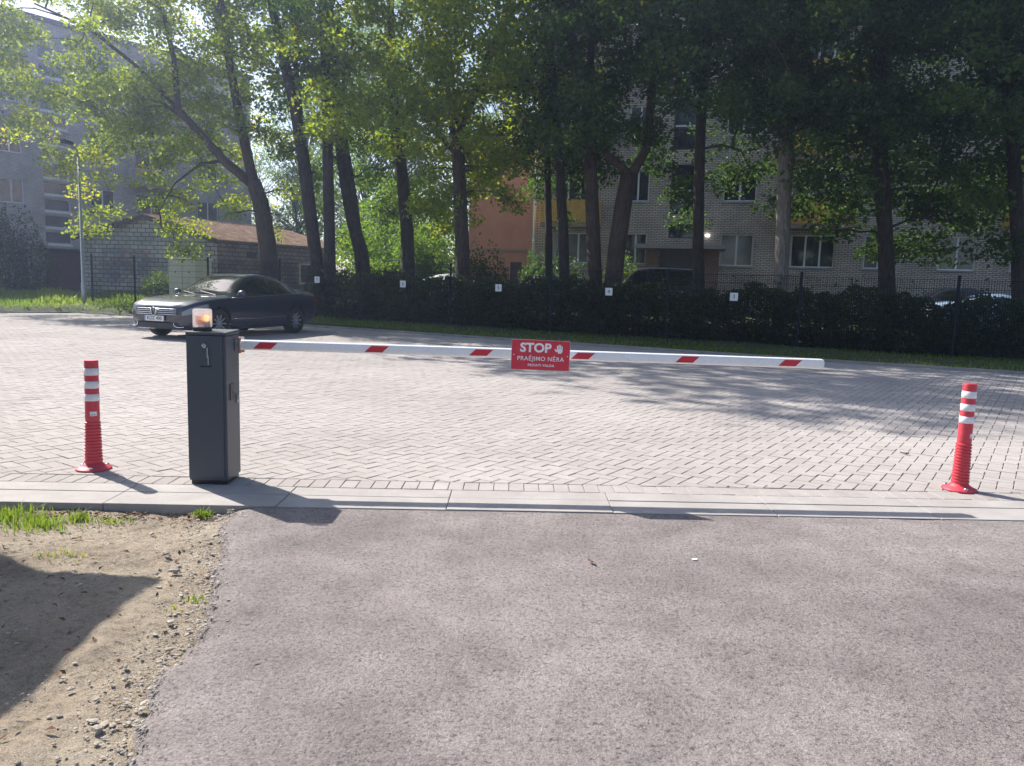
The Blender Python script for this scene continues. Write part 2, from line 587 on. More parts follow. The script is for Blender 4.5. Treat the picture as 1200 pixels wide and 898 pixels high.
    M['stone'] = concrete_mat('loose stone', (.22, .19, .16), (.50, .44, .37), 16)
    M['dry_leaf'] = plain('dry brown leaf', (.16, .075, .035), .8, var=.4, scale=40)


init_mats()


# ------------------------------------------------------------------ setting: land, asphalt, kerb, yard
def struct(name, verts, faces, mat, **k):
    return tag(mesh_ob(name, verts, faces, mat, **k), kind='structure')


KS = 0.036                                        # kerb runs very slightly askew to the view


def ky(y0, x): return y0 + KS * x


FAR = [(-26.0, 21.2), (-17.0, 25.4), (-15.1, 26.7), (-5.5, 22.35), (6.3, 15.55), (9.4, 14.0), (24.0, 6.3)]   # far kerb line


def far_y(x):
    xs = [p[0] for p in FAR]
    ys = [p[1] for p in FAR]
    return float(np.interp(x, xs, ys))


def land():
    xs = np.concatenate([[-190, -120, -90], np.linspace(-60, 50, 111), [80, 120, 190]])
    ys = np.concatenate([[-80, -30, -8], np.linspace(0, 90, 181), [120, 160, 210]])
    vs, fs = [], []
    for y in ys:
        for x in xs:
            d = y - far_y(x)
            if d < -0.4: z = -0.16
            elif d < 0.25: z = -0.16 + (d + 0.4) / 0.65 * 0.2
            else:
                z = zg(x, min(y, 60)) + 0.03 * math.sin(x * 1.3 + y) * min(1, (d - .25))
            vs.append((x, y, z))
    nx = len(xs)
    for j in range(len(ys) - 1):
        for i in range(nx - 1):
            a = j * nx + i
            fs.append((a, a + 1, a + nx + 1, a + nx))
    struct('ground', vs, fs, M['land'], smooth=True)


def clip(poly, n, d):                             # keep n.p >= d
    out = []
    for i in range(len(poly)):
        p, q = poly[i], poly[(i + 1) % len(poly)]
        a, b = n[0] * p[0] + n[1] * p[1] - d, n[0] * q[0] + n[1] * q[1] - d
        if a >= 0: out.append(p)
        if a * b < 0:
            t = a / (a - b)
            out.append((p[0] + t * (q[0] - p[0]), p[1] + t * (q[1] - p[1])))
    return out


def yard():
    # sand bed under the bricks
    xs = np.linspace(-26, 24, 51)
    vs, fs = [], []
    for x in xs:
        vs += [(x, ky(4.885, x), -0.0075), (x, far_y(x) - 0.05, -0.0075)]
    for i in range(len(xs) - 1):
        fs.append((2 * i, 2 * i + 2, 2 * i + 3, 2 * i + 1))
    struct('sand_bed', vs, fs, M['joint'])
    rng = np.random.default_rng(3)
    V, Fc, T = [], [], []

    def brick(poly, z, tilt, t, gap=0.0030, ch=0.0034):
        n = len(poly)
        cx = sum(p[0] for p in poly) / n
        cy = sum(p[1] for p in poly) / n

        def inset(d):
            o = []
            for p in poly:
                dx, dy = p[0] - cx, p[1] - cy
                L = math.hypot(dx, dy) + 1e-9
                k = max(0.2, 1 - d * 1.35 / L)
                o.append((cx + dx * k, cy + dy * k))
            return o
        A, B = inset(gap), inset(gap + ch)
        k = len(V)
        for p in A: V.append((p[0], p[1], z - 0.03))
        for p in A: V.append((p[0], p[1], z - 0.0035))
        for p in B: V.append((p[0], p[1], z + tilt[0] * (p[0] - cx) + tilt[1] * (p[1] - cy)))
        T.extend([t] * (3 * n))
        for i in range(n):
            j = (i + 1) % n
            Fc.append((k + i, k + j, k + n + j, k + n + i))
            Fc.append((k + n + i, k + n + j, k + 2 * n + j, k + 2 * n + i))
        Fc.append(tuple(range(k + 2 * n, k + 3 * n)))

    az = rad(35.0)
    e1 = np.array([math.sin(az), math.cos(az)])
    e2 = np.array([math.cos(az), -math.sin(az)])
    W = 0.1
    nk = np.array([-KS, 1.0])
    o = np.array([0.05, 5.0])
    # bounds
    for i in range(-330, 340):
        for j in range(-260, 340):
            d = (i - j) % 4
            if d == 0: w, h = 2, 1
            elif d == 3: w, h = 1, 2
            else: continue
            c = o + e2 * (i + w / 2) * W + e1 * (j + h / 2) * W
            if c[0] < -25 or c[0] > 20 or c[1] > far_y(c[0]) + .1: continue
            if c[1] < ky(5.0, c[0]): continue
            if abs(c[0]) > 0.74 * c[1] + 2.2: continue
            pl = []
            for a, b in ((0, 0), (w, 0), (w, h), (0, h)):
                q = o + e2 * (i + a) * W + e1 * (j + b) * W
                pl.append((q[0], q[1]))
            if c[1] < ky(5.4, c[0]):
                pl = clip(pl, nk, 5.093)
            elif c[1] > far_y(c[0]) - .4:
                s = (far_y(c[0] + .1) - far_y(c[0] - .1)) / .2
                pl = clip(pl, (s, -1.0), s * c[0] - far_y(c[0]) + 0.01)
            if len(pl) < 3: continue
            brick(pl, float(rng.normal(0, .0009)), rng.normal(0, .006, 2), float(np.clip(rng.normal(.5, .13), 0, 1)))
    x = -8.0
    while x < 8.5:                                # soldier course along the kerb
        pl = [(x + a, ky(4.893 + b, x + a)) for a, b in ((0, 0), (.1, 0), (.1, .198), (0, .198))]
        brick(pl, float(rng.normal(0, .001)), rng.normal(0, .006, 2), float(np.clip(rng.normal(.4, .2), 0, 1)))
        x += .1
    struct('paved_yard', V, Fc, M['paver'], tint=T)


def kerbs():
    mb = MB()
    x = -9.37
    rng = random.Random(5)
    while x < 9.5:
        L = 1.0
        for (a, b, z) in ((4.697, 4.877, .004), (4.44, 4.6955, 0.002)):
            g = 0.0022
            dz = rng.uniform(-.002, .002)
            x0, x1 = x + g, x + L - g
            vs = [(x0, ky(a, x0), -.2), (x1, ky(a, x1), -.2), (x1, ky(b, x1), -.2), (x0, ky(b, x0), -.2),
                  (x0, ky(a, x0), z + dz), (x1, ky(a, x1), z + dz), (x1, ky(b, x1), z + dz), (x0, ky(b, x0), z + dz)]
            mb.add(vs, [(0, 3, 2, 1), (4, 5, 6, 7), (0, 1, 5, 4), (1, 2, 6, 5), (2, 3, 7, 6), (3, 0, 4, 7)])
        x += L
    tag(mb.build('kerb', M['kerb'], bevel=.004), kind='structure')
    mb = MB()
    for (p, q) in zip(FAR[:-1], FAR[1:]):
        p, q = np.array(p), np.array(q)
        L = np.linalg.norm(q - p)
        t = (q - p) / L
        n = np.array([-t[1], t[0]])
        k = max(1, int(round(L)))
        for i in range(k):
            a, b = p + t * (L * i / k + .004), p + t * (L * (i + 1) / k - .004)
            c, d = b + n * .08, a + n * .08
            vs = [(*v, z) for z in (-.2, .055) for v in (a, b, c, d)]
            mb.add(vs, [(0, 3, 2, 1), (4, 5, 6, 7), (0, 1, 5, 4), (1, 2, 6, 5), (2, 3, 7, 6), (3, 0, 4, 7)])
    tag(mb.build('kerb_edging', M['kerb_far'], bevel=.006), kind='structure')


EDGE = [(-1.62, 4.38), (-1.60, 4.1), (-1.45, 3.75), (-1.36, 3.4), (-1.27, 3.15), (-1.2, 2.9), (-1.17, 2.6), (-1.12, 2.3), (-1.07, 1.97), (-1.0, 1.5), (-.9, .5), (-.8, -2.0)]


def edge_x(y):
    ys = [p[1] for p in EDGE][::-1]
    xs = [p[0] for p in EDGE][::-1]
    return float(np.interp(y, ys, xs)) + .05 * mnoise.noise((y * 2.3, 0, 5)) + .035 * mnoise.noise((y * 9.0, 3, 1)) + .022 * mnoise.noise((y * 27.0, 7, 2))


def front():
    ys = np.concatenate([np.linspace(-6, .5, 20), np.linspace(.55, 4.6, 160)])
    vs, fs = [], []
    nx = 40
    for y in ys:
        e = edge_x(y)
        for i in range(nx):
            t = (i / (nx - 1)) ** 1.6
            x = e + t * (14 - e)
            yy = min(y, ky(4.432, x))
            z = -.004 - .040 * math.exp(-(x - e) / .06) + .004 * math.sin(x * 1.7) * math.sin(y * 2.1) * min(1, max(0, 4.2 - y))
            vs.append((x, yy, z))
    for j in range(len(ys) - 1):
        for i in range(nx - 1):
            a = j * nx + i
            fs.append((a, a + 1, a + nx + 1, a + nx))
    struct('asphalt_drive', vs, fs, M['asphalt'], smooth=True)
    # dirt verge on the left, lower than kerb and asphalt
    vs, fs = [], []
    rng = np.random.default_rng(11)
    nx = 150
    ys = np.linspace(1.2, 4.5, 190)
    from mathutils import noise as mn
    for y in ys:
        for i in range(nx):
            t = i / (nx - 1)
            x = -4.6 + t * 4.1
            yy = min(y, ky(4.436, x))
            z = -.052 + .022 * mn.noise((x * 2.2, y * 2.2, 0)) + .012 * mn.noise((x * 9, y * 9, 3)) + .006 * mn.noise((x * 26, y * 26, 9))
            e = edge_x(y)
            if x > e: z -= .05 * min(1, (x - e) / .12)
            # rut marks scraped in the foreground sand
            vs.append((x, yy, z))
    for j in range(len(ys) - 1):
        for i in range(nx - 1):
            a = j * nx + i
            fs.append((a, a + 1, a + nx + 1, a + nx))
    struct('dirt_verge', vs, fs, M['dirt'], smooth=True)
    tag(mesh_ob('dirt_field', [(-40, -10, -.075), (-4.55, -10, -.075), (-4.55, 4.2, -.075), (-40, 3.0, -.075)], [(0, 1, 2, 3)], M['dirt']), kind='structure')


def stone_shape(rng, s):
    ico = [(0, 0, 1), (.89, 0, .45), (.28, .85, .45), (-.72, .53, .45), (-.72, -.53, .45), (.28, -.85, .45),
           (.72, .53, -.45), (-.28, .85, -.45), (-.89, 0, -.45), (-.28, -.85, -.45), (.72, -.53, -.45), (0, 0, -1)]
    fs = [(0, 1, 2), (0, 2, 3), (0, 3, 4), (0, 4, 5), (0, 5, 1), (1, 6, 2), (2, 7, 3), (3, 8, 4), (4, 9, 5), (5, 10, 1),
          (6, 7, 2), (7, 8, 3), (8, 9, 4), (9, 10, 5), (10, 6, 1), (11, 7, 6), (11, 8, 7), (11, 9, 8), (11, 10, 9), (11, 6, 10)]
    a = rng.uniform(0, 6.28)
    sc = np.array([rng.uniform(.8, 1.5), rng.uniform(.6, 1.1), rng.uniform(.3, .6)]) * s
    v = np.array(ico) * (1 + rng.uniform(-.22, .22, (12, 1))) * sc
    c, q = math.cos(a), math.sin(a)
    R = np.array([[c, -q, 0], [q, c, 0], [0, 0, 1]])
    return v @ R.T, fs


def stones():
    rng = np.random.default_rng(21)
    mb = MB()
    for k in range(5200):
        y = rng.uniform(1.5, 4.40)
        if k < 2600:
            x = edge_x(y) - abs(rng.normal(0, .13)) + .035
        elif k < 4300:
            x = rng.uniform(-3.0, edge_x(y))
        else:
            x = edge_x(y) + abs(rng.normal(0, .25))
        s = rng.lognormal(-5.75, .55)
        s = min(s, .016)
        if k >= 4300: s *= .7
        v, f = stone_shape(rng, s)
        z = (-.047 if x < edge_x(y) - .02 else -.012) + s * .2
        mb.add(v + np.array([x, y, z]), f)
    for (px, py, s) in ((178, 597, .022), (195, 649, .018), (205, 670, .02), (245, 671, .016), (178, 626, .014), (200, 730, .016), (115, 855, .02), (208, 783, .016)):
        p = gnd(px, py, -.04)
        v, f = stone_shape(rng, s)
        mb.add(v + p + np.array([0, 0, s * .3]), f)
    tag(mb.build('gravel', M['stone']), 'loose grey pebbles strewn along the broken asphalt edge', 'gravel', kind='stuff')


land(); yard(); kerbs(); front(); stones()


# ------------------------------------------------------------------ foliage tools
def leaves(centers, sizes, rng, up=.7, spread=.75, aspect=.62):
    """folded diamond leaves; returns verts, faces"""
    n = len(centers)
    nr = rng.normal(0, spread, (n, 3))
    nr[:, 2] += up
    nr /= np.linalg.norm(nr, axis=1, keepdims=True) + 1e-9
    t = rng.normal(0, 1, (n, 3))
    t[:, 2] -= .4
    t -= nr * np.sum(t * nr, axis=1, keepdims=True)
    t /= np.linalg.norm(t, axis=1, keepdims=True) + 1e-9
    b = np.cross(nr, t)
    s = sizes[:, None]
    mid = centers + t * s * .05
    fold = nr * s * .12
    P = np.stack([centers - t * s * .5, mid + b * s * aspect * .5 + fold, centers + t * s * .5, mid - b * s * aspect * .5 + fold], axis=1)
    V = P.reshape(-1, 3)
    k = np.arange(n)[:, None] * 4
    F1 = k + np.array([[0, 1, 2]])
    F2 = k + np.array([[0, 2, 3]])
    return V, np.concatenate([F1, F2])


def blades(pos, h, w, rng, lean=.35):
    n = len(pos)
    a = rng.uniform(0, 2 * np.pi, n)
    d = np.stack([np.cos(a), np.sin(a), np.zeros(n)], 1)
    sd = np.stack([-np.sin(a), np.cos(a), np.zeros(n)], 1)
    ln = np.abs(rng.normal(0, lean, n))[:, None] * h[:, None]
    up = np.array([0, 0, 1.0])
    w = w[:, None]
    m = pos + up * h[:, None] * .55 + d * ln * .35
    tp = pos + up * h[:, None] * (1 - .12) + d * ln
    V = np.stack([pos - sd * w, pos + sd * w, m + sd * w * .7, m - sd * w * .7, tp], 1).reshape(-1, 3)
    k = np.arange(n)[:, None] * 5
    fa = (k + np.array([[0, 1, 2, 3]])).tolist()
    fb = (k + np.array([[3, 2, 4]])).tolist()
    return V, fa + fb


def curve_pts(a, b, sag, n=5, rng=None, wob=0.0):
    a, b = np.array(a), np.array(b)
    out = []
    for i in range(n):
        t = i / (n - 1)
        p = a + (b - a) * t
        p = p + np.array([0, 0, sag * math.sin(math.pi * t)])
        if rng is not None and 0 < i < n - 1:
            p = p + rng.normal(0, wob, 3)
        out.append(p)
    return out


def fence_y(x): return 21.75 - .435 * x


TREES = []


class Tree:
    def __init__(self, Y, stems, r0, label, mat='leaf_deep', bark='bark', top=19.0, name='deciduous_tree', up_r=3.2, up_n=26, up_shift=(0, 0), lowspread=110, zlow=10.2, yoff=-.2):
        self.zlow, self.yoff = zlow, yoff
        self.Y, self.mat, self.bark, self.top, self.label, self.name = Y, mat, bark, top, label, name
        self.up_r, self.up_n, self.up_shift, self.spread = up_r, up_n, up_shift, lowspread
        self.paths = []
        for si, st in enumerate(stems):
            pts = [at(px, py, Y + (k[0] if k else 0)) for (px, py, *k) in st['p']]
            if si == 0:
                base = pts[0].copy()
                g = zg(base[0], Y) - .12
                pts.insert(0, np.array([base[0] - (pts[1][0] - base[0]) * .15, base[1], g]))
            self.paths.append((pts, st['r']))
        self.px = stems[0]['p'][0][0]
        self.trace = [(p[0], p[1]) for st in stems for p in st['p']]
        self.clumps = []
        TREES.append(self)

    def base(self):
        return self.paths[0][0][0]


def stem(pts, r): return {'p': pts, 'r': r}


# trunks traced where they stand behind the fence; radii in metres
T = Tree
T(27.0, [stem([(316, 322), (313, 285), (306, 240), (297, 212)], (.34, .30, .27, .24)),
         stem([(297, 214), (283, 150), (270, 80), (258, 0), (250, -130), (246, -260)], (.19, .16, .14, .12, .08, .03)),
         stem([(298, 218), (264, 190), (230, 152), (209, 128), (204, 70), (188, 0), (176, -90)], (.17, .15, .13, .12, .09, .07, .03)),
         stem([(212, 132), (163, 80), (105, 34), (40, 4)], (.08, .06, .05, .03)),
         stem([(225, 146), (190, 120), (140, 112), (95, 120)], (.06, .05, .035, .02)),
         stem([(262, 188), (235, 192), (205, 215), (185, 250)], (.06, .05, .03, .015))], .34,
  'forked maple leaning its yellow green branches left over the shed roof', 'leaf_lime', 'bark_brown', 19.3, 'maple_tree', 4.2, 64, (-1.2, -3.6), 190, zlow=13.2, yoff=1.1)
T(25.6, [stem([(374, 330), (366, 270), (356, 190), (345, 120), (330, 60), (318, 0), (306, -120), (300, -250)], (.22, .21, .2, .18, .16, .14, .1, .03)),
         stem([(358, 205), (352, 140), (346, 70), (350, 0)], (.10, .09, .08, .06))], .25,
  'dark slim tree curving left, first trunk right of the parked blue car', 'leaf_mid', 'bark', 20, 'deciduous_tree', 3.0, 6, (.5, -2.5), 70, zlow=13)
T(25.4, [stem([(387, 330), (386, 270), (384, 180), (382, 90), (379, 0), (378, -240)], (.19, .18, .17, .16, .14, .04))], .22,
  'straight dark trunk close beside the curving slim tree', 'leaf_mid', 'bark', 19, 'deciduous_tree', 2.8, 6, (.5, -2), 60, zlow=13)
T(26.2, [stem([(427, 330), (423, 295), (412, 255), (404, 215), (398, 170), (392, 110), (388, 30), (384, -160)], (.26, .24, .2, .17, .15, .13, .1, .03)),
         stem([(421, 285), (415, 235), (408, 190), (400, 140), (405, 60)], (.13, .12, .11, .09, .05))], .28,
  'twin stemmed tree leaning left behind fence plate seven', 'leaf_mid', 'bark', 19, 'deciduous_tree', 2.8, 7, (1, -2), 70, zlow=13.5)
T(27.5, [stem([(479, 335), (477, 270), (472, 210), (463, 150), (458, 60), (455, -150)], (.25, .23, .22, .2, .16, .04))], .26,
  'ivy dark trunk standing behind fence plate six', 'leaf_mid', 'bark', 18, 'deciduous_tree', 3.0, 9, (0, 0), 70, zlow=12.5)
T(24.2, [stem([(543, 340), (541, 270), (538, 200), (534, 150)], (.24, .22, .2, .2)),
         stem([(534, 155), (520, 90), (500, 30), (480, -60), (470, -200)], (.14, .12, .1, .07, .02)),
         stem([(535, 160), (560, 100), (575, 60), (600, 0), (612, -150)], (.15, .12, .11, .09, .03)),
         stem([(530, 130), (480, 80), (430, 60), (390, 40)], (.07, .06, .04, .02)),
         stem([(537, 185), (490, 130), (440, 120), (385, 125)], (.07, .05, .035, .02))], .25,
  'broad maple with bright yellow green sunlit leaves behind plate five', 'leaf_lime', 'bark_brown', 17, 'maple_tree', 3.4, 8, (.5, 0), 120, zlow=12.0, yoff=-.9)
T(24.8, [stem([(643, 335), (643, 280), (642, 220), (640, 120), (636, 0)], (.13, .12, .11, .1, .07))], .13,
  'thinnest trunk, just left of a thicker black one behind the hedge', 'leaf_deep', 'bark', 15, 'deciduous_tree', 2.4, 12, (0, 0), 60)
T(23.6, [stem([(662, 340), (660, 270), (656, 200), (650, 110), (640, 20), (630, -150)], (.17, .16, .15, .14, .12, .03))], .17,
  'black slender trunk between the thinnest trunk and the paired trunks', 'leaf_deep', 'bark', 17, 'deciduous_tree', 2.8, 18, (0, 0), 60)
T(23.3, [stem([(698, 345), (695, 270), (692, 200), (688, 110), (668, 40), (650, -40)], (.22, .21, .2, .18, .14, .08)),
         stem([(689, 115), (694, 40), (700, -140)], (.13, .1, .03))], .22,
  'left trunk of the pair above fence plate four', 'leaf_deep', 'bark_brown', 18, 'deciduous_tree', 3.0, 22, (0, 0), 70)
T(22.8, [stem([(717, 345), (723, 290), (731, 235), (738, 205)], (.27, .26, .25, .25)),
         stem([(737, 210), (757, 175), (764, 110), (768, 20), (775, -170)], (.15, .13, .12, .1, .03)),
         stem([(736, 212), (728, 195), (712, 182), (700, 150), (690, 90)], (.15, .13, .1, .07, .03))], .27,
  'thick brown trunk leaning right, right one of the pair above plate four', 'leaf_deep', 'bark_brown', 18, 'deciduous_tree', 3.2, 24, (0, 0), 80)
T(22.3, [stem([(819, 350), (818, 290), (819, 220), (821, 150), (828, 60), (832, 0), (838, -170)], (.17, .16, .15, .14, .13, .12, .03)),
         stem([(822, 95), (850, 78), (880, 55)], (.06, .05, .02)),
         stem([(820, 175), (845, 170), (868, 176), (880, 200)], (.035, .03, .02, .012))], .17,
  'black straight trunk in front of the flats entrance door', 'leaf_deep', 'bark', 18, 'deciduous_tree', 3.0, 22, (0, 0), 75)
T(21.6, [stem([(914, 350), (917, 280), (920, 200), (924, 135)], (.20, .19, .2, .2)),
         stem([(922, 145), (914, 128), (908, 60), (890, -20), (880, -180)], (.1, .1, .08, .06, .02)),
         stem([(924, 140), (930, 70), (935, 0), (940, -180)], (.13, .12, .1, .03))], .2,
  'pale barked trunk lit on one side, right of fence plate three', 'leaf_deep', 'bark_pale', 18, 'deciduous_tree', 3.0, 22, (0, 0), 75)
T(20.8, [stem([(1040, 355), (1038, 290), (1034, 220), (1030, 150), (1032, 60), (1034, 0), (1034, -180)], (.22, .2, .19, .18, .17, .16, .04)),
         stem([(1031, 40), (1012, 20), (1000, -20)], (.07, .06, .04)),
         stem([(1036, 270), (1070, 255), (1110, 258), (1130, 275)], (.035, .03, .02, .012))], .22,
  'dark trunk with low drooping leaves, second tree from the right end', 'leaf_deep', 'bark', 18, 'deciduous_tree', 3.2, 24, (0, 0), 85)
T(19.8, [stem([(1194, 365), (1193, 300), (1190, 220), (1186, 150), (1180, 60), (1178, -160)], (.17, .16, .16, .15, .14, .04))], .17,
  'rightmost trunk at the end of the tree row', 'leaf_deep', 'bark', 17, 'deciduous_tree', 3.2, 24, (0, 0), 85)

# how thick the lower foliage is, by cells of the tree row (left to right, top to bottom)
DENS = [[.5, .85, .95, .92, .92, .9, .9, .9, .88, .85, .85, .85],
        [.5, .8, .92, .88, .95, .85, .85, .85, .82, .68, .8, .8],
        [.6, .9, .82, .72, .95, .8, .85, .82, .75, .75, .75, .75],
        [.3, .95, .8, .65, .95, .85, .85, .7, .42, .75, .75, .75],
        [.10, .8, .5, .45, .8, .9, .8, .3, .2, .66, .75, .7],
        [.02, .35, .28, .2, .6, .65, .4, .13, .17, .38, .68, .55],
        [0, .2, .06, .08, .3, .25, .06, .04, .06, .1, .46, .36],
        [0, .0, 0, .0, .15, .08, .02, .03, 0, .02, .05, .04]]


def dens(px, py):
    r = (py + 50) / 50.0 - .5
    c = px / 100.0 - .5
    r0, c0 = int(np.clip(math.floor(r), 0, 6)), int(np.clip(math.floor(c), 0, 10))
    fr, fc = np.clip(r - r0, 0, 1), np.clip(c - c0, 0, 1)
    D = DENS
    return ((D[r0][c0] * (1 - fc) + D[r0][c0 + 1] * fc) * (1 - fr) + (D[r0 + 1][c0] * (1 - fc) + D[r0 + 1][c0 + 1] * fc) * fr)


def foliage():
    rng = np.random.default_rng(99)
    for t in TREES:
        t.P = np.array([p for pts, r in t.paths for p in pts])
        t.centers = []
    # lower clumps
    tries = 0
    made = 0
    tp = [np.array(t.trace, float) for t in TREES]
    while made < 1600 and tries < 20000:
        tries += 1
        px, py = rng.uniform(-70, 1290), rng.uniform(-55, 345)
        d = dens(min(max(px, 2), 1198), py)
        if rng.uniform() > d ** 1.25: continue
        best = []
        for k, t in enumerate(TREES):
            q = tp[k]
            dd = np.min(np.hypot(q[:, 0] - px, (q[:, 1] - py) * .8)) / t.spread
            best.append(dd + rng.uniform(0, .35))
        k = int(np.argmin(best))
        t = TREES[k]
        Y = t.Y + np.clip(rng.normal(t.yoff, 1.5), -3.2, 3.2)
        q = tp[k]
        if t.Y < 25 and 548 < px < 622 and py > 240: continue
        if py > 165 and np.min(np.where(np.abs(q[:, 1] - py) < 60, np.abs(q[:, 0] - px), 999)) < 24 and Y < t.Y + .7: Y = t.Y + .7 + rng.uniform(0, 2)
        c = at(px, py, Y)
        if c[2] < 2.9: c = at(px, py, max(Y, fence_y(c[0]) + 1.0))
        t.centers.append((c, rng.uniform(.38, .8), 1.0))
        made += 1
    for t in TREES:
        b = t.base()
        topx = t.paths[0][0][-1] if len(t.paths) == 1 else t.paths[1][0][-1]
        for k in range(t.up_n * 2):
            z = rng.uniform(t.zlow, t.top)
            f = (z - t.zlow) / (t.top - t.zlow)
            R = t.up_r * (1 - f ** 2.2 * .65)
            a, rr = rng.uniform(0, 6.28), R * math.sqrt(rng.uniform(.05, 1))
            sh = min(1, f * 1.6 + .25)
            x = topx[0] * .5 + b[0] * .5 + rr * math.cos(a) + t.up_shift[0] * sh
            y = b[1] + rr * math.sin(a) + t.up_shift[1] * sh
            t.centers.append((np.array([x, y, z]), rng.uniform(.7, 1.2), .42))
    for t in TREES:
        b = t.base()
        root = thing(t.name, t.label, 'tree', (b[0], b[1], zg(b[0], t.Y)), 0, 'trees in the row behind the fence')
        off = np.array(root.location)
        mb = MB()
        pts, r = t.paths[0]
        rr = [r[0] * 1.18] + list(r)
        pts2 = [p - off for p in pts]
        mb.tube(pts2, rr, 10)
        mb.build('trunk', M[t.bark], root, smooth=True)
        mb = MB()
        for pts, r in t.paths[1:]:
            mb.tube([p - off for p in pts], list(r), 8)
        allp = np.array([p for pts, r in t.paths for p in pts[1:]])
        # denser set of attachment points along every stem
        dense = []
        for pts, r in t.paths:
            for a, c in zip(pts[1:-1], pts[2:]):
                for q in np.linspace(0, 1, 6): dense.append(a + (c - a) * q)
        dense = np.array(dense) if dense else allp
        nodes = [tuple(p) + (.045,) for p in dense]
        order = sorted(t.centers, key=lambda k: float(np.min(np.linalg.norm(dense - k[0], axis=1))))
        for c, R, q in order:
            nd = np.array(nodes)
            dd = nd[:, :3] - c
            cost = np.linalg.norm(dd, axis=1) + np.where(nd[:, 2] > c[2] + .2, .8, 0)
            k = int(np.argmin(cost))
            a, ra = nd[k, :3], nd[k, 3]
            L = np.linalg.norm(c - a)
            if L > 5: continue
            r0 = max(.008, ra * .72)
            nodes.append(tuple(c) + (r0 * .55,))
            mb.tube([p - off for p in curve_pts(a, c, .12 * L * .6, 5, rng, .05 * L * .5)], [r0, r0 * .88, r0 * .76, r0 * .65, r0 * .5], 5, caps=False)
        if mb.v: mb.build('limbs', M[t.bark], root, smooth=True)
        C, S, TI = [], [], []
        for c, R, q in t.centers:
            n = int(140 * (R / .6) ** 2) if q == 1.0 else int((30 if t.mat != 'leaf_deep' else 26) * R ** 2)
            g = rng.normal(0, 1, (n, 3))
            g /= np.linalg.norm(g, axis=1, keepdims=True) + 1e-9
            g *= (rng.uniform(0, 1, (n, 1)) ** .5) * R * np.array([1.15, 1.15, .62])
            # droop at the outer edge of the spray
            g[:, 2] -= .22 * (g[:, 0] ** 2 + g[:, 1] ** 2) / R
            C.append(c + g - off)
            S.append(rng.uniform(.095, .185, n) * (1.0 if q == 1.0 else 2.3))
            base = np.clip(rng.normal(.45, .1), .2, .72)
            TI.append(np.clip(rng.normal(base, .16, n), 0, .9) + (rng.uniform(0, 1, n) < .006) * .5)
        C, S, TI = np.concatenate(C), np.concatenate(S), np.clip(np.concatenate(TI), 0, 1)
        V, Fq = leaves(C, S, rng)
        mesh_ob('crown', V, Fq, M[t.mat], root, tint=np.repeat(TI, 4))


foliage()


def simple_tree(name, label, base, h, r, n, mat, leaf, rng, trunk_r=.16, low=.25, group=None):
    root = thing(name, label, 'tree', base, 0, group)
    mb = MB()
    top = np.array([rng.normal(0, .3), rng.normal(0, .3), h * .85])
    mb.tube([(0, 0, -.2), tuple(top * .3), tuple(top * .65), tuple(top)], [trunk_r * 1.1, trunk_r, trunk_r * .6, .03], 8)
    mb.build('trunk', M['bark'], root, smooth=True)
    C, S, T2 = [], [], []
    mb = MB()
    k = 0
    while k < n:
        z = rng.uniform(h * low, h)
        f = (z / h - low) / (1 - low)
        R = r * math.sin(math.pi * (0.18 + .78 * f)) ** .7
        a = rng.uniform(0, 6.28)
        q = R * math.sqrt(rng.uniform(.15, 1))
        c = np.array([q * math.cos(a), q * math.sin(a), z])
        cr = rng.uniform(.45, .95)
        s0 = top * max(.15, (z / h - .15))
        mb.tube(curve_pts(s0, c, .2, 4, rng, .08), [.04, .03, .02, .008], 5, caps=False)
        m = int(95 * cr ** 2 * (.16 / leaf) ** 1.2 * 1.6)
        g = rng.normal(0, 1, (m, 3))
        g /= np.linalg.norm(g, axis=1, keepdims=True) + 1e-9
        g *= (rng.uniform(0, 1, (m, 1)) ** .5) * cr * np.array([1.2, 1.2, .7])
        C.append(c + g)
        S.append(rng.uniform(.7, 1.2, m) * leaf)
        T2.append(np.clip(rng.normal(np.clip(rng.normal(.5, .12), .2, .8), .15, m), 0, .95))
        k += 1
    mb.build('limbs', M['bark'], root, smooth=True)
    V, Fq = leaves(np.concatenate(C), np.concatenate(S), rng)
    mesh_ob('crown', V, Fq, M[mat], root, tint=np.repeat(np.concatenate(T2), 4))
    return root


def background_trees():
    rng = np.random.default_rng(5)
    g = 'trees growing beyond the shed'
    for (px, Y, h, r, n, mat, lb) in (
            (352, 52, 7.5, 2.6, 60, 'leaf_bright', 'small bright green tree between the two slim trunks beyond the shed'),
            (455, 40, 5.2, 2.4, 60, 'leaf_bright', 'low sunlit yellow green sapling glowing between the trunks'),
            (425, 33, 3.4, 1.3, 26, 'leaf_bright', 'light green sapling at the right end of the shed'),
            (468, 47, 17.0, 4.0, 200, 'leaf_mid', 'tall background tree filling the gap left of the orange house'),
            (430, 54, 18.0, 5.5, 300, 'leaf_mid', 'distant broad tree rising between the slim trunks and the maple'),
            (360, 66, 17.0, 5.5, 240, 'leaf_mid', 'distant broad tree beyond the shed roof'),
            (590, 56, 18.0, 5.0, 170, 'leaf_mid', 'distant tall tree rising behind the orange house'),
            (300, 68, 12.0, 4.5, 80, 'leaf_mid', 'distant tree closing the view past the grey flats')):
        p = at(px, 320, Y)
        simple_tree('background_tree', lb, (p[0], Y, zg(p[0], Y)), h, r, n, mat, .2, rng, .14, .12, g)


background_trees()


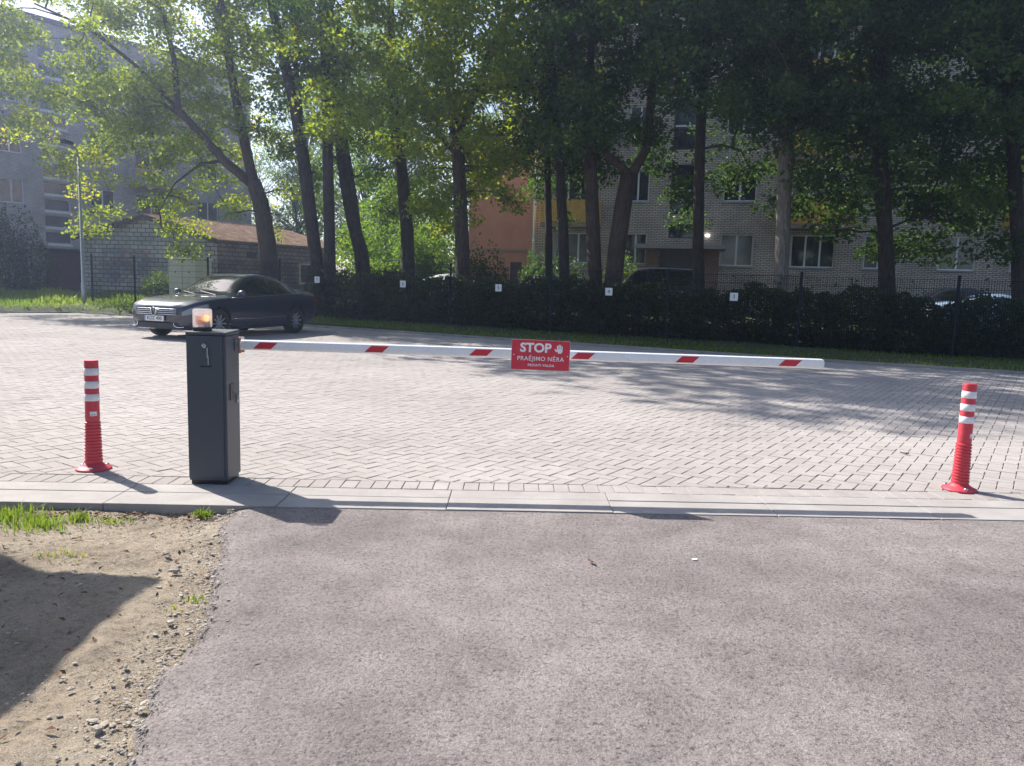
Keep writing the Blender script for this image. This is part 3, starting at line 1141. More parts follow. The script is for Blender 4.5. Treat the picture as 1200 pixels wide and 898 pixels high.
def bush(name, label, base, sx, sy, h, n, mat, leaf, rng, group=None, cat='bush'):
    root = thing(name, label, cat, base, 0, group)
    mb = MB()
    mb.lathe([(.02, -.25), (sx * .13, -.12), (sx * .13, -.03), (.0, .02)], 10)
    for k in range(9):
        a = rng.uniform(0, 6.28)
        e = np.array([math.cos(a) * sx * .6, math.sin(a) * sy * .6, h * rng.uniform(.5, .85)])
        mb.tube(curve_pts((e[0] * .12, e[1] * .12, -.1), e, .1, 4, rng, .05), [.03, .025, .016, .006], 5)
    mb.build('stems', M['bark'], root)
    u = rng.normal(0, 1, (n, 3))
    u /= np.linalg.norm(u, axis=1, keepdims=True)
    u[:, 2] = np.abs(u[:, 2])
    ph = np.arctan2(u[:, 1], u[:, 0])
    lump = 1 + .18 * np.sin(ph * 3 + 1) + .12 * np.sin(ph * 7 + u[:, 2] * 5)
    rr = rng.uniform(.25, 1, n) ** .45 * lump
    C = u * rr[:, None] * np.array([sx, sy, h])
    S = rng.uniform(.7, 1.25, n) * leaf
    V, Fq = leaves(C, S, rng)
    mesh_ob('foliage', V, Fq, M[mat], root, tint=np.repeat(np.clip(rng.normal(.45, .18, n), 0, 1), 4))
    return root


# ------------------------------------------------------------------ fence line, hedge and grass
def fence_pt(px):
    d = ray(px, 330)
    Y = 21.75 / (1 + .435 * d[0] / d[1])
    return np.array([d[0] / d[1] * Y, Y])


def hedge():
    rng = np.random.default_rng(31)
    a, b = fence_pt(352), fence_pt(1330)
    t = (b - a) / np.linalg.norm(b - a)
    n = np.array([-t[1], t[0]])
    if n[1] < 0: n = -n
    L = float(np.linalg.norm(b - a))
    root = thing('hedge', 'long dark leafy hedge running behind the wire fence', 'hedge', (a[0], a[1], zg(*a)), 0)
    off = np.array(root.location)
    N = 78000
    u = rng.uniform(0, L, N)
    w = .22 + rng.uniform(0, 1, N) ** 1.3 * 1.5
    top = 1.40 - .10 * u / L + .07 * np.sin(u * .9) + .09 * np.sin(u * 2.3 + 1) + .07 * np.sin(u * 5.1) + .06 * np.sin(u * 11.0)
    z = np.where(rng.uniform(0, 1, N) < .22, rng.uniform(0, .4, N), (rng.uniform(0, 1, N) ** .85) * top) + np.where(rng.uniform(0, 1, N) < .035, rng.uniform(0, .5, N) ** 1.5 * 1.2, 0)
    # hollows in the face of the hedge so it is not a flat wall
    w += .16 * np.sin(u * 3.3 + z * 2) * np.sin(z * 4 + u) + np.where(z < .25, .12, 0)
    C = np.stack([a[0] + t[0] * u + n[0] * w, a[1] + t[1] * u + n[1] * w, np.zeros(N)], 1)
    C[:, 2] = np.array([zg(p[0], p[1]) for p in C]) + z + .02
    V, Fq = leaves(C - off, rng.uniform(.06, .12, N), rng, .5, .9)
    mesh_ob('foliage', V, Fq, M['leaf_hedge'], root, tint=np.repeat(np.clip(rng.normal(.42, .2, N), 0, 1), 4))
    mb = MB()
    for k in range(150):
        uu, ww = rng.uniform(0, L), rng.uniform(.4, 1.3)
        p = np.array([a[0] + t[0] * uu + n[0] * ww, a[1] + t[1] * uu + n[1] * ww, 0])
        p[2] = zg(p[0], p[1]) - .05
        q = p + np.array([rng.normal(0, .2), rng.normal(0, .2), rng.uniform(.8, 1.4)])
        mb.tube(curve_pts(p - off, q - off, 0, 4, rng, .04), [.016, .013, .01, .004], 5)
    mb.build('stems', M['bark_brown'], root)


def wire_panel(p, q, z0, z1, parent, off):
    mb = MB()
    p, q = np.array(p), np.array(q)
    L = np.linalg.norm(q - p)
    t = (q - p) / L
    n = max(2, int(L / .05))
    h = .0035
    for i in range(1, n):
        c = p + t * (L * i / n)
        mb.box(c[0] - h, c[0] + h, c[1] - h, c[1] + h, z0, z1)
    for z in np.arange(z0 + .06, z1, .2):
        a, b = p + t * .02, q - t * .02
        for dy in (-.008, .008):
            mb.tube([(a[0], a[1] + dy, z), (b[0], b[1] + dy, z)], .0042, 4)
    o = mb.build('wire_panel', M['fence'], parent)
    o.location = (-off[0], -off[1], -off[2])
    return o


def fence(name, label, pxs, extra, skip_first=False):
    pts = [fence_pt(px) for px in pxs] + extra
    root = thing(name, label, 'fence', (pts[0][0], pts[0][1], zg(*pts[0])), 0)
    off = np.array(root.location)
    for i, p in enumerate(pts):
        z0 = zg(*p)
        mb = MB()
        if skip_first and i == 0:
            q = pts[1]
            zz = (zg(*p) + zg(*q)) / 2
            t = (q - p) / np.linalg.norm(q - p)
            wire_panel(p + t * .035, q - t * .035, zz + .05, zz + 1.73, root, off)
            continue
        mb.box(p[0] - .03, p[0] + .03, p[1] - .02, p[1] + .02, z0 - .1, z0 + 1.80)
        mb.box(p[0] - .034, p[0] + .034, p[1] - .024, p[1] + .024, z0 + 1.80, z0 + 1.82)
        o = mb.build('post', M['fence'], root)
        o.location = (-off[0], -off[1], -off[2])
        if i < len(pts) - 1:
            q = pts[i + 1]
            zz = (zg(*p) + zg(*q)) / 2
            t = (q - p) / np.linalg.norm(q - p)
            wire_panel(p + t * .035, q - t * .035, zz + .05, zz + 1.73, root, off)
    return root


def text_mesh(s, size, name, mat, parent, loc, rot=(math.pi / 2, 0, 0), align='CENTER', offset=0.0, extrude=.0008, sx=1.0, space=1.0):
    cu = bpy.data.curves.new(name, 'FONT')
    cu.body = s
    cu.size = size
    cu.align_x = align
    cu.space_character = space
    cu.align_y = 'CENTER'
    cu.extrude = extrude
    cu.offset = offset
    cu.resolution_u = 4
    tmp = bpy.data.objects.new(name, cu)
    COL.objects.link(tmp)
    dg = bpy.context.evaluated_depsgraph_get()
    me = bpy.data.meshes.new_from_object(tmp.evaluated_get(dg))
    bpy.data.objects.remove(tmp)
    me.materials.clear()
    me.materials.append(mat)
    o = bpy.data.objects.new(name, me)
    COL.objects.link(o)
    o.parent = parent
    o.location = [float(v) for v in loc]
    o.rotation_euler = rot
    o.scale = (sx, 1, 1)
    return o


def fence_plates():
    ang = math.atan(-.435)
    for (px, py, s, where) in ((372.5, 328, '7', 'just right of the blue car'), (473, 333, '6', 'in front of the ivy dark trunk'),
                               (585, 337.5, '5', 'below the orange house'), (714.5, 342, '4', 'below the paired trunks'), (861.5, 348, '3', 'left of the pale barked trunk')):
        p = fence_pt(px)
        d = ray(px, py)
        z = CAM_H + d[2] / d[1] * p[1]
        n = np.array([math.sin(ang), -math.cos(ang)])
        q = p + n * .04
        w, h = (.195, .20)
        root = thing('number_plate', 'white square plate numbered %s on the fence %s' % (s, where), 'sign', (q[0], q[1], z), ang, 'numbered plates on the fence')
        MB().box(-w / 2, w / 2, -.003, .003, -h / 2, h / 2).build('plate', M['plate_white'], root)
        text_mesh(s, .13, 'numeral', M['ink'], root, (0, -.0042, 0))


hedge()
fence('wire_fence', 'dark wire mesh fence with thin posts in front of the hedge', [1330, 1225, 1124, 939, 783, 646, 528, 422], [])
fence('wire_fence', 'dark wire mesh fence across the bright grass in front of the shed', [422, 328, 244, 158, 108], [], True)
fence_plates()


def grass():
    rng = np.random.default_rng(17)
    P, H = [], []
    # bright verge on the left
    N = 60000
    for k in range(N):
        x = rng.uniform(-32, -5.5)
        y = rng.uniform(20.5, 37)
        fy = far_y(x) + .12
        if y < fy: continue
        if abs(x) > .70 * y + 1.5: continue
        if x > -9.5 and y > fence_y(x) - .1: continue
        d = y - fy
        tall = .10 + .10 * min(1, d / 2.5)
        if math.sin(x * 2.1 + y * 1.3) + math.sin(x * .9 - y * 2.3) > .9: tall *= 1.7
        P.append((x, y, zg(x, y) - .03 + (0 if d > .3 else -.03)))
        H.append(tall * rng.uniform(.5, 1.3))
    # narrow strip at the foot of the hedge
    for k in range(16000):
        x = rng.uniform(-7, 14)
        y0, y1 = far_y(x) + .1, fence_y(x) + .35
        y = y0 + (y1 - y0) * rng.uniform(0, 1) ** 1.2
        P.append((x, y, zg(x, y) - .03))
        H.append(rng.uniform(.03, .10) * (1.5 if rng.uniform() < .06 else 1))
    P, H = np.array(P), np.array(H)
    V, Fq = blades(P, H, .006 + .05 * H, rng, .4)
    tint = np.clip(rng.normal(.45, .2, len(P)) + .25 * np.sin(P[:, 0] * 1.1 + P[:, 1] * .7), 0, 1)
    tag(mesh_ob('grass', V, Fq, M['grass'], tint=np.repeat(tint, 5)), 'rough green grass on the verges behind the far kerb', 'grass', kind='stuff')


grass()


# ------------------------------------------------------------------ buildings
def facade(mb, w, z0, z1, holes, y=0.0, depth=.14):
    """wall sheet in the local xz plane at y with real openings and reveals running back to y+depth"""
    xs = sorted(set([0, w] + [h[0] for h in holes] + [h[1] for h in holes]))
    zs = sorted(set([z0, z1] + [h[2] for h in holes] + [h[3] for h in holes]))
    for i in range(len(xs) - 1):
        for j in range(len(zs) - 1):
            cx, cz = (xs[i] + xs[i + 1]) / 2, (zs[j] + zs[j + 1]) / 2
            if any(h[0] < cx < h[1] and h[2] < cz < h[3] for h in holes): continue
            mb.add([(xs[i], y, zs[j]), (xs[i + 1], y, zs[j]), (xs[i + 1], y, zs[j + 1]), (xs[i], y, zs[j + 1])], [(0, 1, 2, 3)])
    for (a, b, c, d) in holes:
        e = y + depth
        mb.add([(a, y, c), (b, y, c), (b, e, c), (a, e, c), (a, y, d), (b, y, d), (b, e, d), (a, e, d)],
               [(0, 1, 2, 3), (7, 6, 5, 4), (0, 3, 7, 4), (1, 5, 6, 2)])


def window(root, a, b, c, d, y, panes=2, glass='glass', sill=True, fw=.055, frame='white_frame'):
    e = y + .09
    mb = MB()
    mb.box(a, a + fw, e, e + .05, c, d)
    mb.box(b - fw, b, e, e + .05, c, d)
    mb.box(a + fw, b - fw, e, e + .05, c, c + fw)
    mb.box(a + fw, b - fw, e, e + .05, d - fw, d)
    for k in range(1, panes):
        x = a + (b - a) * k / panes
        mb.box(x - fw * .7, x + fw * .7, e - .004, e + .05, c + fw, d - fw)
    f = mb.build('window', M[frame], root)
    MB().add([(a + fw * .5, e + .03, c + fw * .5), (b - fw * .5, e + .03, c + fw * .5), (b - fw * .5, e + .03, d - fw * .5), (a + fw * .5, e + .03, d - fw * .5)], [(0, 1, 2, 3)]).build('pane', M[glass], f)
    if sill:
        MB().add([(a - .05, y - .06, c - .035), (b + .05, y - .06, c - .035), (b + .05, y + .09, c - .002), (a - .05, y + .09, c - .002),
                  (a - .05, y - .06, c - .06), (b + .05, y - .06, c - .06), (b + .05, y + .09, c - .06), (a - .05, y + .09, c - .06)],
                 [(0, 1, 2, 3), (0, 4, 5, 1), (1, 5, 6, 2), (3, 7, 4, 0), (4, 7, 6, 5)]).build('sill', M['sill'], f)
    return f


RIGHT_P0, RIGHT_A = (0.74, 36.46), rad(-15)


def right_block():
    P0, A = RIGHT_P0, RIGHT_A
    gz = .40

    def u_of(px, py=300): return hit_wall(px, py, P0, A)[0]

    def z_of(px, py): return hit_wall(px, py, P0, A)[1] - gz
    root = thing('brick_apartment_block', 'pale brick block of flats with ochre balconies behind the tree row', 'building', (P0[0], P0[1], gz), A)
    W, H = 33.0, 15.4
    FL = 2.78
    s1, h1 = 2.12, 1.38                            # ground floor sill above land, window height
    cols = [(u_of(649), u_of(691), 3), (u_of(731), u_of(757), 2), (u_of(843), u_of(882), 2), (u_of(926), u_of(978), 3),
            (u_of(1012), u_of(1048), 2), (u_of(1100), u_of(1144), 2), (u_of(1185), u_of(1232), 3), (u_of(1290), u_of(1330), 2)]
    holes, wins = [], []
    for fl in range(5):
        for (a, b, n) in cols:
            z = s1 + fl * FL
            holes.append((a, b, z, z + h1))
            wins.append((a, b, z, z + h1, n))
    ea, eb = u_of(766), u_of(829)
    sa, sb = u_of(782), u_of(814)
    door = (ea + .25, eb - .25, .05, 2.75)
    holes.append(door)
    stair = []
    z = 3.3
    stair.append((sa, sb, z, z + .62))
    for fl in range(4):
        z0 = 4.35 + fl * FL
        stair.append((sa, sb, z0, z0 + 2.15))
    holes += stair
    mb = MB()
    facade(mb, W, -.3, H, holes)
    # other three sides
    D = 12.0
    mb.add([(0, 0, -.3), (0, D, -.3), (0, D, H), (0, 0, H)], [(3, 2, 1, 0)])
    mb.add([(W, 0, -.3), (W, D, -.3), (W, D, H), (W, 0, H)], [(0, 1, 2, 3)])
    mb.add([(0, D, -.3), (W, D, -.3), (W, D, H), (0, D, H)], [(3, 2, 1, 0)])
    mb.build('wall', M['brick_right'], root)
    MB().box(-.25, W + .25, -.25, D + .25, H, H + .28).build('roof', M['roof_tar'], root)
    rng = random.Random(8)
    for (a, b, c, d, n) in wins:
        window(root, a, b, c, d, 0, n, 'glass_curtain' if rng.random() < .3 else 'glass')
    for (a, b, c, d) in stair:
        if d - c < 1: window(root, a, b, c, d, 0, 1, 'glass', False, .05, 'redwood')
        else:
            mb = MB()
            e = .09
            fw = .06
            mb.box(a, a + fw, e, e + .05, c, d); mb.box(b - fw, b, e, e + .05, c, d)
            for zz in (c, c + .92, d - fw): mb.box(a + fw, b - fw, e, e + .05, zz, zz + fw)
            f = mb.build('stair_window', M['redwood'], root)
            MB().add([(a, e + .03, c), (b, e + .03, c), (b, e + .03, d), (a, e + .03, d)], [(0, 1, 2, 3)]).build('pane', M['glass'], f)
            MB().box(a + fw, b - fw, e - .012, e - .002, c + .98, c + 1.06).build('transom', M['white_frame'], f)
    # entrance
    dr = MB().box(door[0], door[1], .10, .16, .05, 2.75).build('door', M['door_grey'], root)
    MB().box(door[0] + .06, door[0] + .12, .04, .1, 1.0, 1.35).build('handle', M['galv'], dr)
    MB().box(ea - .35, ea + .22, -.16, -.003, -.2, 2.78).build('entrance_pier', M['brick_red'], root)
    MB().box(eb - .22, eb + .5, -.16, -.003, -.2, 2.78).build('entrance_pier', M['brick_red'], root)
    MB().box(ea - .75, eb + .75, -.95, -.003, 2.79, 2.98).build('canopy', M['kerb'], root, bevel=.01)
    lu, lz = hit_wall(829, 276, P0, A)
    lm = MB().lathe([(.0, -.02), (.07, -.01), (.11, .05), (.11, .10), (.0, .10)], 12, (lu, 0, lz - gz), 'Y')
    for i, v in enumerate(lm.v): lm.v[i] = (v[0], -v[1] - .003 if v[1] > 0 else v[1] - .1, v[2])
    MB().box(lu - .09, lu + .09, -.10, -.003, lz - gz - .05, lz - gz + .05).build('wall_lamp', M['lamp'], root, bevel=.03)
    # downpipe at the corner
    MB().tube([(.12, -.08, -.1), (.12, -.08, H)], .055, 8).build('downpipe', M['white_frame'], root, smooth=True)
    px0, _ = hit_wall(940, 310, P0, A)
    MB().tube([(u_of(834), -.06, .2), (u_of(834), -.06, 2.6)], .03, 6).build('drain_pipe', M['wood_dark'], root)
    # ochre balconies on the three-pane columns
    for (a, b, n) in cols:
        if n != 3: continue
        for fl in range(1, 5):
            z = s1 + fl * FL - 1.05
            bx = MB().box(a - .45, b + .45, -1.05, -.003, z - .16, z).build('balcony', M['slab'], root)
            mb = MB()
            x = a - .45
            while x < b + .42:
                mb.box(x + .004, x + .116, -1.075, -1.055, z + .03, z + 1.02)
                x += .12
            mb.box(a - .47, a - .452, -1.05, -.01, z + .03, z + 1.02)
            mb.box(b + .452, b + .47, -1.05, -.01, z + .03, z + 1.02)
            mb.box(a - .47, b + .47, -1.05, -1.03, z + .9, z + .96)
            mb.build('railing', M['orange_wood'], bx)


def left_block():
    P0 = np.array([-28.6, 44.0])
    A = rad(90 - 35)
    gz = .55
    # shift the origin along the wall so the facade also covers the land to the left
    back = 16.0
    O = P0 - back * np.array([math.cos(A), math.sin(A)])
    root = thing('brick_apartment_block', 'grey beige brick block of flats with banded stairwell windows on the left', 'building', (O[0], O[1], gz), A)

    def u_of(px, py=240): return hit_wall(px, py, O, A)[0]
    FL = 2.78
    H = 15.0
    W = u_of(292) + .2
    z1 = hit_wall(14, 237.5, O, A)[1] - gz
    s1 = z1
    h1 = 1.32
    cols = [(u_of(-70), u_of(-48), 2), (u_of(0), u_of(29), 2), (u_of(107), u_of(135), 2), (u_of(160), u_of(196), 2), (u_of(232), u_of(256), 2)]
    holes, wins = [], []
    for fl in range(-1, 5):
        z = s1 + fl * FL
        if fl == -1: continue
        for (a, b, n) in cols:
            if z + h1 < H - .3:
                holes.append((a, b, z, z + h1)); wins.append((a, b, z, z + h1, n))
    sa, sb = u_of(52), u_of(83)
    bands = []
    z = 2.55
    while z + .85 < H - .6:
        bands.append((sa, sb, z, z + .72))
        z += .95
    holes += bands
    da, db = u_of(50), u_of(94)
    holes.append((da, db, .02, 2.2))
    mb = MB()
    facade(mb, W, -.4, H, holes)
    D = 12
    mb.add([(0, 0, -.4), (0, D, -.4), (0, D, H), (0, 0, H)], [(3, 2, 1, 0)])
    mb.add([(W, 0, -.4), (W, D, -.4), (W, D, H), (W, 0, H)], [(0, 1, 2, 3)])
    mb.add([(0, D, -.4), (W, D, -.4), (W, D, H), (0, D, H)], [(3, 2, 1, 0)])
    mb.build('wall', M['brick_left'], root)
    MB().box(-.2, W + .2, -.2, D + .2, H, H + .25).build('roof', M['roof_tar'], root)
    rng = random.Random(4)
    for w in wins: window(root, *w[:4], 0, w[4], 'glass_curtain' if rng.random() < .45 else 'glass')
    for (a, b, c, d) in bands:
        f = window(root, a, b, c, d, 0, 1, 'glass_curtain', False, .05)
        MB().box(a, b, -.04, -.003, c - .12, c - .005).build('sill', M['white_frame'], f)
    MB().box(da, db, .08, .12, .02, 2.2).build('gate', M['redwood'], root)
    MB().box(da - .5, db + .4, -.9, -.003, 2.24, 2.40).build('canopy', M['kerb'], root, bevel=.01)
    for fl in range(1, 4):
        a, b = cols[3][0] - .5, cols[3][1] + .5
        z = s1 + fl * FL - .95
        bx = MB().box(a, b, -1.0, -.003, z - .15, z).build('balcony', M['slab'], root)
        mb = MB()
        mb.box(a, b, -1.02, -1.002, z + .02, z + .98)
        mb.box(a, a + .02, -1.0, -.01, z + .02, z + .98)
        mb.box(b - .02, b, -1.0, -.01, z + .02, z + .98)
        mb.build('railing', M['brick_left'], bx)


def orange_house():
    a = at(548, 330, 43)
    root = thing('orange_house', 'orange rendered house half hidden left of the pale flats', 'building', (a[0], 43, .5), rad(-6))
    W, H = 5.6, 8.2
    mb = MB()
    holes = [(2.35, 3.0, .0, 2.2), (3.9, 4.9, .9, 2.1), (3.6, 4.6, 4.2, 5.4)]
    facade(mb, W, -.4, H, holes)
    mb.add([(0, 0, -.4), (0, 8, -.4), (0, 8, H), (0, 0, H)], [(3, 2, 1, 0)])
    mb.add([(W, 0, -.4), (W, 8, -.4), (W, 8, H), (W, 0, H)], [(0, 1, 2, 3)])
    mb.build('wall', M['orange'], root)
    MB().box(-.03, W + .03, -.05, -.003, 2.75, 2.9).build('string_course', M['slab'], root)
    MB().box(2.35, 3.0, .08, .12, 0, 2.2).build('door', M['redwood'], root)
    window(root, 3.9, 4.9, .9, 2.1, 0, 2)
    window(root, 3.6, 4.6, 4.2, 5.4, 0, 2)
    MB().prism([(-.3, H), (W + .3, H), (W / 2, H + 2.2)], -.3, 8.3).build('roof', M['redwood'], root)


def shed():
    A = at(99, 320, 37.8)[:2]
    B = at(255, 320, 36.6)[:2]
    C = at(392, 320, 43.0)[:2]
    ang = math.atan2(B[1] - A[1], B[0] - A[0])
    gz = .42
    root = thing('brick_shed', 'low painted block shed with mossy corrugated gable roof', 'shed', (A[0], A[1], gz), ang)
    c, s = math.cos(-ang), math.sin(-ang)

    def loc(p):
        d = np.array(p) - A
        return np.array([c * d[0] - s * d[1], s * d[0] + c * d[1]])
    b, cc = loc(B), loc(C)
    w = b[0]
    v = cc - b                                     # skew of the long side
    e, rz = 2.78, 3.82
    rx = w * .50
    # gable wall with ridge
    mb = MB()
    hole = (loc(at(208, 300, 36.8)[:2])[0], loc(at(222, 300, 36.8)[:2])[0], 1.95, 2.22)
    facade(mb, w, -.3, e, [hole], 0, .2)
    mb.add([(0, 0, e), (w, 0, e), (rx, 0, rz)], [(0, 1, 2)])
    mb.add([(0, 0, -.3), (v[0], v[1], -.3), (v[0], v[1], e), (0, 0, e)], [(3, 2, 1, 0)])
    mb.add([(v[0], v[1], -.3), (w + v[0], v[1], -.3), (w + v[0], v[1], e), (rx + v[0], v[1], rz), (v[0], v[1], e)], [(4, 3, 2, 1, 0)])
    mb.build('wall', M['brick_shed'], root)
    MB().box(hole[0] - .01, hole[1] + .01, .12, .15, hole[2] - .01, hole[3] + .01).build('vent', M['cab_dark'], root)
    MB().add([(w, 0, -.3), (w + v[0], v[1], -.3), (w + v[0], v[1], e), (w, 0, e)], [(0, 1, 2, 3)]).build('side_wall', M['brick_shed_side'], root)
    # window with boarded shutter and a dark vent on the long side, set proud of the wall
    L = math.hypot(*v)
    t = v / L
    n = np.array([t[1], -t[0]])

    def onside(u0, u1, z0, z1, d0, d1):
        vs = []
        for z in (z0, z1):
            for (u, d) in ((u0, d1), (u1, d1), (u1, d0), (u0, d0)):
                p = np.array([w, 0]) + t * u + n * d
                vs.append((p[0], p[1], z))
        return MB().add(vs, [(0, 3, 2, 1), (4, 5, 6, 7), (0, 1, 5, 4), (1, 2, 6, 5), (2, 3, 7, 6), (3, 0, 4, 7)])
    f = onside(L * .66, L * .66 + 1.15, .75, 1.85, .003, .03).build('window', M['util'], root)
    onside(L * .66 + .09, L * .66 + 1.06, .84, 1.76, .032, .045).build('shutter', M['wood_dark'], f)
    onside(L * .22, L * .22 + .6, 1.95, 2.25, .003, .02).build('vent', M['cab_dark'], root)
    # roof: corrugated sheets with eaves, two slopes
    ov, eo = .35, .35
    mb = MB()

    def slope(x0, z0, x1, z1):
        dx, dz = x1 - x0, z1 - z0
        k = 1 + eo / math.hypot(dx, dz)
        xe, ze = x0 + dx * k, z0 + dz * k
        N = int((L + 2 * ov) / .0425)
        vs, fs = [], []
        for i in range(N + 1):
            u = -ov + (L + 2 * ov) * i / N
            q = t * u
            cz = .022 * math.cos(2 * math.pi * u / .17) + .03
            vs += [(x0 + q[0], q[1], z0 + cz + .02), (xe + q[0], q[1], ze + cz + .02), (x0 + q[0], q[1], z0 - .02 + cz), (xe + q[0], q[1], ze - .02 + cz)]
        for i in range(N):
            a = 4 * i
            fs += [(a, a + 1, a + 5, a + 4), (a + 2, a + 6, a + 7, a + 3), (a + 1, a + 3, a + 7, a + 5)]
        fs += [(0, 2, 3, 1), (4 * N, 4 * N + 1, 4 * N + 3, 4 * N + 2)]
        mb.add(vs, fs)
    slope(rx, rz, w, e)
    slope(rx, rz, 0, e)
    mb.build('roof', M['moss'], root)
    # barge boards along the front gable
    bb = MB()
    for (x0, z0, x1, z1) in ((rx, rz, w + .28, e - .28 * (rz - e) / (w - rx)), (rx, rz, -.28, e - .28 * (rz - e) / rx)):
        p, q = -t * (ov - .02), -t * (ov - .05)
        vs = [(x0 + p[0], p[1], z0 - .18), (x1 + p[0], p[1], z1 - .18), (x1 + p[0], p[1], z1), (x0 + p[0], p[1], z0),
              (x0 + q[0], q[1], z0 - .18), (x1 + q[0], q[1], z1 - .18), (x1 + q[0], q[1], z1), (x0 + q[0], q[1], z0)]
        bb.add(vs, [(0, 1, 2, 3), (7, 6, 5, 4), (0, 4, 5, 1), (3, 2, 6, 7), (1, 5, 6, 2)])
    bb.build('barge_board', M['wood_dark'], root)


def utility_cabinet():
    p = at(198, 330, 31.5)
    q = at(230, 330, 31.5)
    w = q[0] - p[0]
    z0 = zg(p[0], 31.5)
    root = thing('utility_cabinet', 'cream two door utility cabinet standing in front of the shed', 'utility cabinet', (p[0], 31.5, z0), 0)
    h = 1.75
    d = .55
    # the right flank is turned a little towards the view
    poly = [(0, 0), (w, 0), (w + .42, d), (.42, d)]
    mb = MB()
    vs = [(x, y, z) for z in (-.1, h) for (x, y) in poly]
    mb.add(vs, [(0, 3, 2, 1), (4, 5, 6, 7), (0, 1, 5, 4), (1, 2, 6, 5), (2, 3, 7, 6), (3, 0, 4, 7)])
    mb.build('body', M['util'], root, bevel=.008)
    vs = [(x, y, z) for z in (h + .001, h + .06) for (x, y) in ((-.04, -.04), (w + .04, -.04), (w + .48, d + .04), (.40, d + .04))]
    MB().add(vs, [(0, 3, 2, 1), (4, 5, 6, 7), (0, 1, 5, 4), (1, 2, 6, 5), (2, 3, 7, 6), (3, 0, 4, 7)]).build('lid', M['util'], root)
    for k in range(2):
        a, b = (.02, w / 2 - .008) if k == 0 else (w / 2 + .008, w - .02)
        dr = MB().box(a, b, -.022, -.002, .52, h - .03).build('door', M['util'], root, bevel=.004)
        MB().prism([((a + b) / 2 - .04, 1.2), ((a + b) / 2 + .04, 1.2), ((a + b) / 2, 1.28)], -.026, -.0235).build('warning_mark', M['ink'], dr)
    MB().box(.02, w - .02, -.018, -.002, .02, .49).build('plinth_panel', M['util'], root, bevel=.004)


def lamp_post():
    p = gnd(99, 361.5, .1)
    root = thing('lamp_post', 'thin galvanised lamp post at the far corner of the yard', 'lamp post', (p[0], p[1], 0.02), 0)
    MB().tube([(0, 0, 0), (0, 0, 1.0), (0, 0, 1.02), (0, 0, 5.6)], [.085, .083, .062, .042], 12).build('pole', M['galv'], root, smooth=True)
    MB().tube([(0, 0, 5.55), (.05, -.2, 5.75), (.12, -.7, 5.85)], [.035, .03, .03], 8).build('arm', M['galv'], root, smooth=True)
    MB().box(.03, .23, -1.15, -.65, 5.82, 5.92).build('lamp_head', M['fence'], root, bevel=.02)
    MB().box(-.09, .09, -.09, .09, .0, .03).build('base_plate', M['galv'], root)


def shadow_roof():
    # unseen flat roof on posts, added and shaped to cast the dirt's square shadow
    root = thing('shadow_roof', 'unseen flat roof on posts added outside the left edge to shade the dirt verge', 'shadow_roof', (-3.74, 5.23, -.07), 0)
    poly = [(0, 0), (-.56, .03), (-3.6, 1.95), (-3.6, -5.5), (0, -5.5)]
    mb = MB()
    n = len(poly)
    mb.add([(x, y, z) for z in (2.5, 2.58) for x, y in poly],
           [tuple(reversed(range(n))), tuple(range(n, 2 * n))] + [(k, (k + 1) % n, (k + 1) % n + n, k + n) for k in range(n)])
    mb.build('roof', M['fence'], root, bevel=.006)
    for (x, y) in ((-1.5, -.25), (-1.5, -5.2), (-3.4, 1.2), (-3.4, -5.2)):
        MB().tube([(x, y, -.1), (x, y, 2.498)], .04, 12).build('post', M['fence'], root, smooth=True)


right_block(); left_block(); orange_house(); shed(); utility_cabinet(); lamp_post(); shadow_roof()
_r = np.random.default_rng(77)
_p = at(12, 330, 40)
bush('bush', 'dark round bush against the grey flats at the far left', (_p[0], 40, zg(_p[0], 40)), 2.0, 1.6, 3.7, 7000, 'leaf_deep', .16, _r)
_p = at(575, 335, 25.5)
bush('bush', 'dark shrub bulging above the hedge below the orange house', (_p[0] - .3, 25.5, zg(0, 25.5)), 1.0, .9, 2.2, 4200, 'leaf_hedge', .1, _r)
_p = at(178, 335, 32.5)
bush('bush', 'low weedy shrub at the foot of the shed gable', (_p[0], 33.5, zg(0, 33.5)), 1.2, .7, 1.0, 2200, 'leaf_mid', .1, _r)
_p = at(765, 335, 30)
bush('bush', 'green shrub below the window beside the paired trunks', (at(745, 330, 32)[0] - .6, 32, zg(0, 32)), 1.0, .8, 2.2, 3000, 'leaf_mid', .12, _r)
_p = at(640, 335, 27)
bush('bush', 'dark loose shrub in front of the flats corner drainpipe', (at(628, 330, 33)[0], 33, zg(0, 33)), .9, .8, 2.3, 2800, 'leaf_deep', .12, _r)


